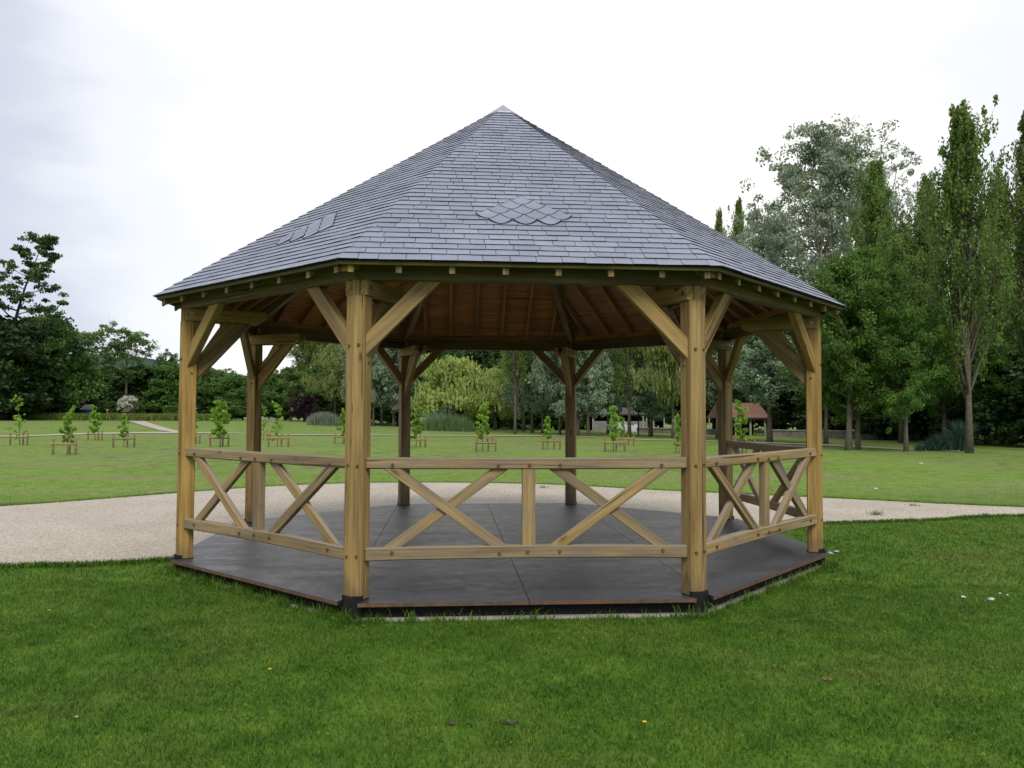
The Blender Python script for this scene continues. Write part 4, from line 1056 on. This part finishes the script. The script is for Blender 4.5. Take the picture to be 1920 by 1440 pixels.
# --- distant small buildings and walls
def shelter(px0, px1, depth, basez, eavez, ridgez, depthm, roofmat, label, postm, wallm, npost, back=True, hipped=True):
    x0, y0 = at(px0, depth); x1, y1 = at(px1, depth); Wd = math.hypot(x1-x0, y1-y0)
    e = empty('shelter', ((x0+x1)/2, (y0+y1)/2, gh((x0+x1)/2, (y0+y1)/2)), math.atan2(y1-y0, x1-x0)); tag(e, label, 'shelter')
    hw_ = Wd/2; o = .35
    bm = bmesh.new()
    b_ = [bm.verts.new(v) for v in ((-hw_-o, -o, eavez), (hw_+o, -o, eavez), (hw_+o, depthm+o, eavez), (-hw_-o, depthm+o, eavez))]
    k = min(hw_, depthm/2)*(.9 if hipped else -.01)
    t_ = [bm.verts.new(v) for v in ((-hw_+k-o*.0, depthm/2, ridgez), (hw_-k, depthm/2, ridgez))]
    bm.faces.new((b_[0], b_[1], t_[1], t_[0])); bm.faces.new((b_[2], b_[3], t_[0], t_[1])); bm.faces.new((b_[1], b_[2], t_[1])); bm.faces.new((b_[3], b_[0], t_[0])); bm.faces.new((b_[3], b_[2], b_[1], b_[0]))
    finish(bm, 'roof', roofmat, e)
    bm = bmesh.new(); box(bm, (0, -o-.02, eavez-.03), Wd+2*o, .05, .14); finish(bm, 'gutter_board', DARKWALL, e)
    if back:
        bm = bmesh.new(); box(bm, (0, depthm-.1, eavez/2-.02), Wd-.1, .2, eavez-.05); finish(bm, 'back_wall', DARKWALL, e)
    for q in range(npost):
        x = -hw_+Wd*q/(npost-1); bm = bmesh.new(); box(bm, (x, 0, eavez/2-.03), .16, .16, eavez-.08, bev=.01); finish(bm, 'post', postm, e)
    if wallm:
        bm = bmesh.new(); box(bm, (0, -.15, .5), Wd, .12, 1.05, bev=.01); finish(bm, 'low_wall', wallm, e)
    return e
def tile_mat(name, c0, c1):
    m, N, L, bs = newmat(name)
    p = N.new('ShaderNodeTexCoord').outputs['Object']
    br = N.new('ShaderNodeTexBrick'); L.new(mapping(N, L, p, (1, 1.4, 1)), br.inputs['Vector']); br.inputs['Scale'].default_value = 3.4
    br.inputs['Color1'].default_value = (*c0, 1); br.inputs['Color2'].default_value = (*c1, 1); br.inputs['Mortar'].default_value = (*[v*.5 for v in c0], 1)
    br.inputs['Mortar Size'].default_value = .03
    f = noise(N, L, p, 1.5, 4, .6)
    c = mixc(N, L, .6, br.outputs['Color'], ramp(N, L, f, [(.3, (.7, .68, .66)), (.7, (1.15, 1.15, 1.15))]), 'MULTIPLY')
    L.new(c, bs.inputs['Base Color']); bs.inputs['Roughness'].default_value = .85
    return m
shelter(1352, 1434, 66, 0, 1.45, 2.75, 3.2, tile_mat('red_tiles', (.21, .105, .075), (.27, .14, .10)), 'open shelter with a red-tiled roof behind the right-hand trees', COPING, None, 4, True, False)
shelter(1112, 1212, 86, 0, 1.75, 2.8, 9, simple('grey_roofing', (.10, .10, .105), .8, .2, .3, 2), 'grey-roofed shelter with white posts behind the lawn', WHITE, simple('pale_render', (.21, .21, .22), .8, .2, .15, 2), 4)
# white-post fence right of it
x0, y0 = at(1206, 82); x1, y1 = at(1330, 76)
fe_ = empty('fence', (x0, y0, gh(x0, y0)), math.atan2(y1-y0, x1-x0)); Ln = math.hypot(x1-x0, y1-y0); tag(fe_, 'low fence of white posts and thin rails right of the grey-roofed shelter', 'fence')
for q in range(7):
    bm = bmesh.new(); box(bm, (Ln*q/6, 0, .8), .09, .09, 1.6, bev=.01); finish(bm, 'post', WHITE, fe_)
for z in (1.1, 1.45):
    bm = bmesh.new(); box(bm, (Ln/2, .1, z), Ln, .04, .06); finish(bm, 'rail', DARKWALL, fe_)
def wall(px0, px1, d0, d1, H, label, name='stone_wall', mat=STONEW):
    x0, y0 = at(px0, d0); x1, y1 = at(px1, d1); Ln = math.hypot(x1-x0, y1-y0)
    e = empty(name, (x0, y0, gh(x0, y0)), math.atan2(y1-y0, x1-x0)); tag(e, label, 'wall')
    bm = bmesh.new(); box(bm, (Ln/2, 0, H/2-.1), Ln, .35, H+.2); finish(bm, 'wall_body', mat, e)
    bm = bmesh.new(); k = int(Ln/1.2)
    for j in range(k): box(bm, (Ln*(j+.5)/k, 0, H+.04), Ln/k-.02, .46, .08, bev=.012)
    finish(bm, 'coping', COPING, e)
wall(1440, 1735, 62, 55, .50, 'low stone wall with pale coping running behind the right-hand trunks')
wall(1196, 1350, 76, 68, .42, 'low stone wall between the grey-roofed and the red-tiled shelters')
# heap of white tarpaulins by the shelter
for px, d, s_, lb in ((1168, 78, .9, 'white tarpaulin heap left of the poplar trunk'), (1190, 77, .7, 'white pointed tarpaulin heap right of the poplar trunk')):
    x, y = at(px, d); bm = bmesh.new(); bmesh.ops.create_icosphere(bm, subdivisions=3, radius=1)
    rr = random.Random(px)
    for v in bm.verts:
        v.co.z = max(v.co.z, -.1); k = 1-abs(v.co.x)*.5; v.co = Vector((v.co.x*s_*(1+.12*math.sin(v.co.y*7+px)), v.co.y*s_*.6, (max(v.co.z, 0)**1.6)*s_*1.1*(1+.15*math.sin(v.co.x*9))))
    o = finish(bm, 'tarpaulin', WHITE, smoothf=True); o.location = (x, y, gh(x, y)); tag(o, lb, 'tarpaulin')
# little huts at the far left
def hut(name, px, depth, topy, wpx, wallm, roofm, label):
    x, y = at(px, depth); z = gh(x, y); H = CAM.z+(779-topy)*depth/FPX-z; Wd = wpx*depth/FPX
    e = empty(name, (x, y, z), -yaw); tag(e, label, 'hut')
    bm = bmesh.new(); box(bm, (0, 0, H*.35), Wd, 1.6, H*.7); finish(bm, 'wall', wallm, e)
    bm = bmesh.new(); prism(bm, [(-Wd*.6, -1.1, H*.66), (-Wd*.6, 1.1, H*.66), (-Wd*.6, 0, H)], (Wd*1.2, 0, 0), (1, 0, 0), .01); finish(bm, 'roof', roofm, e)
    bm = bmesh.new(); box(bm, (-Wd*.12, -.83, H*.3), Wd*.3, .06, H*.5, bev=.01); finish(bm, 'door', DARKWALL, e)
hut('garden_hut', 166, 104, 761, 15, BLUEP, simple('pale_roof', (.42, .40, .42), .7, .3, .1, 3), 'tiny hut with a pale roof and dark blue wall beyond the meadow strip')
hut('garden_hut', 241, 103.6, 767, 11, REDWALL, REDWALL, 'reddish-brown hut under the white blossom')
# marker posts
def marker(px, py, d, label):
    x, y = at(px, d); z = gh(x, y); H = CAM.z+(779-py)*d/FPX-z
    e = empty('marker_post', (x, y, z)); tag(e, label, 'marker post', 'small marker posts beyond the meadow strip')
    bm = bmesh.new(); tube(bm, [(0, 0, -.1), (0, 0, H-.35)], [.06, .06], 8); finish(bm, 'pole', WHITE, e)
    bm = bmesh.new(); box(bm, (0, 0, H-.12), .24, .06, .26, bev=.01); finish(bm, 'plate', ORANGE, e)
marker(113, 769, 104, 'small orange-topped marker post, the left one beyond the meadow strip')
marker(201, 770, 104, 'small orange-topped marker post, the right one beyond the meadow strip')
# pale slab at the far lawn edge
x, y = at(503, 96); bm = bmesh.new()
prism(bm, [(-1.2, 0, -.1), (.9, 0, -.1), (.9, 0, .38), (.4, 0, .42), (-1.0, 0, .08)], (0, 1.2, 0), (1, 0, 0), .03)
o = finish(bm, 'stone_mound', STONEW); o.location = (x, y, gh(x, y)); tag(o, 'low pale wedge-shaped mound at the far lawn edge by the back left post', 'mound')
# lamp-like thin post near shelter
x, y = at(1197, 62); bm = bmesh.new(); tube(bm, [(0, 0, -.1), (0, 0, 2.0)], [.05, .05], 8); box(bm, (0, 0, 2.05), .5, .08, .3, bev=.01)
o = finish(bm, 'sign_post', DARKWALL); o.location = (x, y, gh(x, y)); tag(o, 'thin dark post standing on the lawn right of the poplar trunk', 'post')
# --- litter, flowers, tuft, soil patches
def crumple(px, py, s_, mats, label, name='litter', seed=0):
    x, y = gp(px, py); bm = bmesh.new(); bmesh.ops.create_icosphere(bm, subdivisions=2, radius=1); rr = random.Random(seed+px)
    for v in bm.verts: v.co = Vector((v.co.x*s_*rr.uniform(.7, 1.3), v.co.y*s_*rr.uniform(.4, 1.0), (v.co.z*.5+.5)*s_*rr.uniform(.3, 1.1)))
    for f in bm.faces: f.material_index = 1 if (len(mats) > 1 and rr.random() < .35) else 0
    o = finish(bm, name, mats); o.location = (x, y, gh(x, y)+.012); tag(o, label, 'litter')
crumple(1556, 1041, .035, [PAPER, BLUEP], 'crumpled white and blue wrapper beside the right corner of the deck')
crumple(1568, 1038, .032, [PAPER, BLUEP], 'smaller white wrapper piece standing up beside the crumpled one')
crumple(1807, 1124, .022, [PAPER], 'small white paper scrap, left one of the group on the right lawn')
crumple(1859, 1128, .026, [PAPER], 'white crumpled paper, largest of the group on the right lawn')
crumple(1875, 1116, .014, [PAPER], 'thin white scrap behind the largest paper on the right lawn')
crumple(1889, 1119, .012, [PAPER], 'tiny white scrap, rightmost on the right lawn')
crumple(1643, 919, .045, [PAPER], 'white paper on the lawn just beyond the gravel at the right')
crumple(1727, 871, .07, [PAPER], 'white paper on the far right lawn')
crumple(921, 905, .03, [PAPER], 'white scrap at the far gravel edge seen through the railing')
crumple(143, 1349, .008, [PAPER], 'white petal-like scrap in the lower left lawn')
def mound(px, py, s_, label):
    x, y = gp(px, py); bm = bmesh.new(); bmesh.ops.create_icosphere(bm, subdivisions=3, radius=1); rr = random.Random(px)
    for v in bm.verts: v.co = Vector((v.co.x*s_*rr.uniform(.8, 1.2), v.co.y*s_*rr.uniform(.6, 1.1), max(0, v.co.z)*s_*.35*rr.uniform(.5, 1.2)))
    o = finish(bm, 'soil_cast', SOIL); o.location = (x, y, gh(x, y)+.006); tag(o, label, 'soil')
SOIL = simple('soil', (.085, .075, .055), .95, .1, .4, 40, bmp=.5)
SAND = simple('sandy_soil', (.20, .155, .09), .95, .1, .3, 40)
mound(847, 1358, .026, 'small grey soil cast, left one of two in the front lawn')
mound(956, 1356, .038, 'small grey soil cast, right one of two in the front lawn')
mound(199, 1359, .02, 'small grey soil cast in the lower left lawn')
SOIL = SAND; mound(1551, 1275, .03, 'small sandy bare spot in the lower right lawn')
# weed tuft on the gravel
def tuft(px, py, h, n, label):
    x, y = gp(px, py); P = np.stack([x+RNG.normal(0, .06, n), y+RNG.normal(0, .05, n)], 1)
    o = blades('weed_tuft', P, h, .008, 1.2, np.clip(RNG.normal(.4, .2, n), 0, .9), np.full(n, -.187), label, GRASS, kind=None); o['category'] = 'weed'
tuft(1642, 966, .09, 60, 'grass tuft growing in the gravel right of the gazebo')
tuft(1715, 949, .05, 40, 'small dark weed near the far gravel edge at the right')
tuft(1848, 967, .05, 40, 'small weed at the near gravel edge far right')
tuft(1019, 915, .06, 40, 'small weed at the far gravel edge behind the railing')
tuft(1430, 1095, .10, 60, 'broad weed tuft against the skirt under the right railing')
def flower(px, py, label):
    x, y = gp(px, py); e = empty('buttercup', (x, y, gh(x, y))); tag(e, label, 'flower', 'yellow buttercups in the lawn')
    bm = bmesh.new(); tube(bm, [(0, 0, 0), (.004, 0, .07)], [.0015, .0012], 4); finish(bm, 'stem', LF['hedge'], e)
    bm = bmesh.new(); c = bm.verts.new((.004, 0, .072))
    for k in range(5):
        a = k*1.2566; p = [bm.verts.new((.004+.012*math.cos(a+d_)*s2, .012*math.sin(a+d_)*s2, .075+.004*s2)) for d_, s2 in ((-.5, .7), (0, 1.1), (.5, .7))]
        bm.faces.new([c]+p)
    finish(bm, 'petals', YEL, e)
YEL = simple('yellow_petals', (.80, .55, .03), .5, .3, .1, 30)
flower(622, 1150, 'yellow buttercup beside the front left foot block')
flower(91, 1163, 'yellow buttercup in the lawn far left')
flower(504, 1279, 'yellow buttercup in the lower left lawn')
flower(1207, 1383, 'yellow buttercup at the bottom of the view, right of centre')
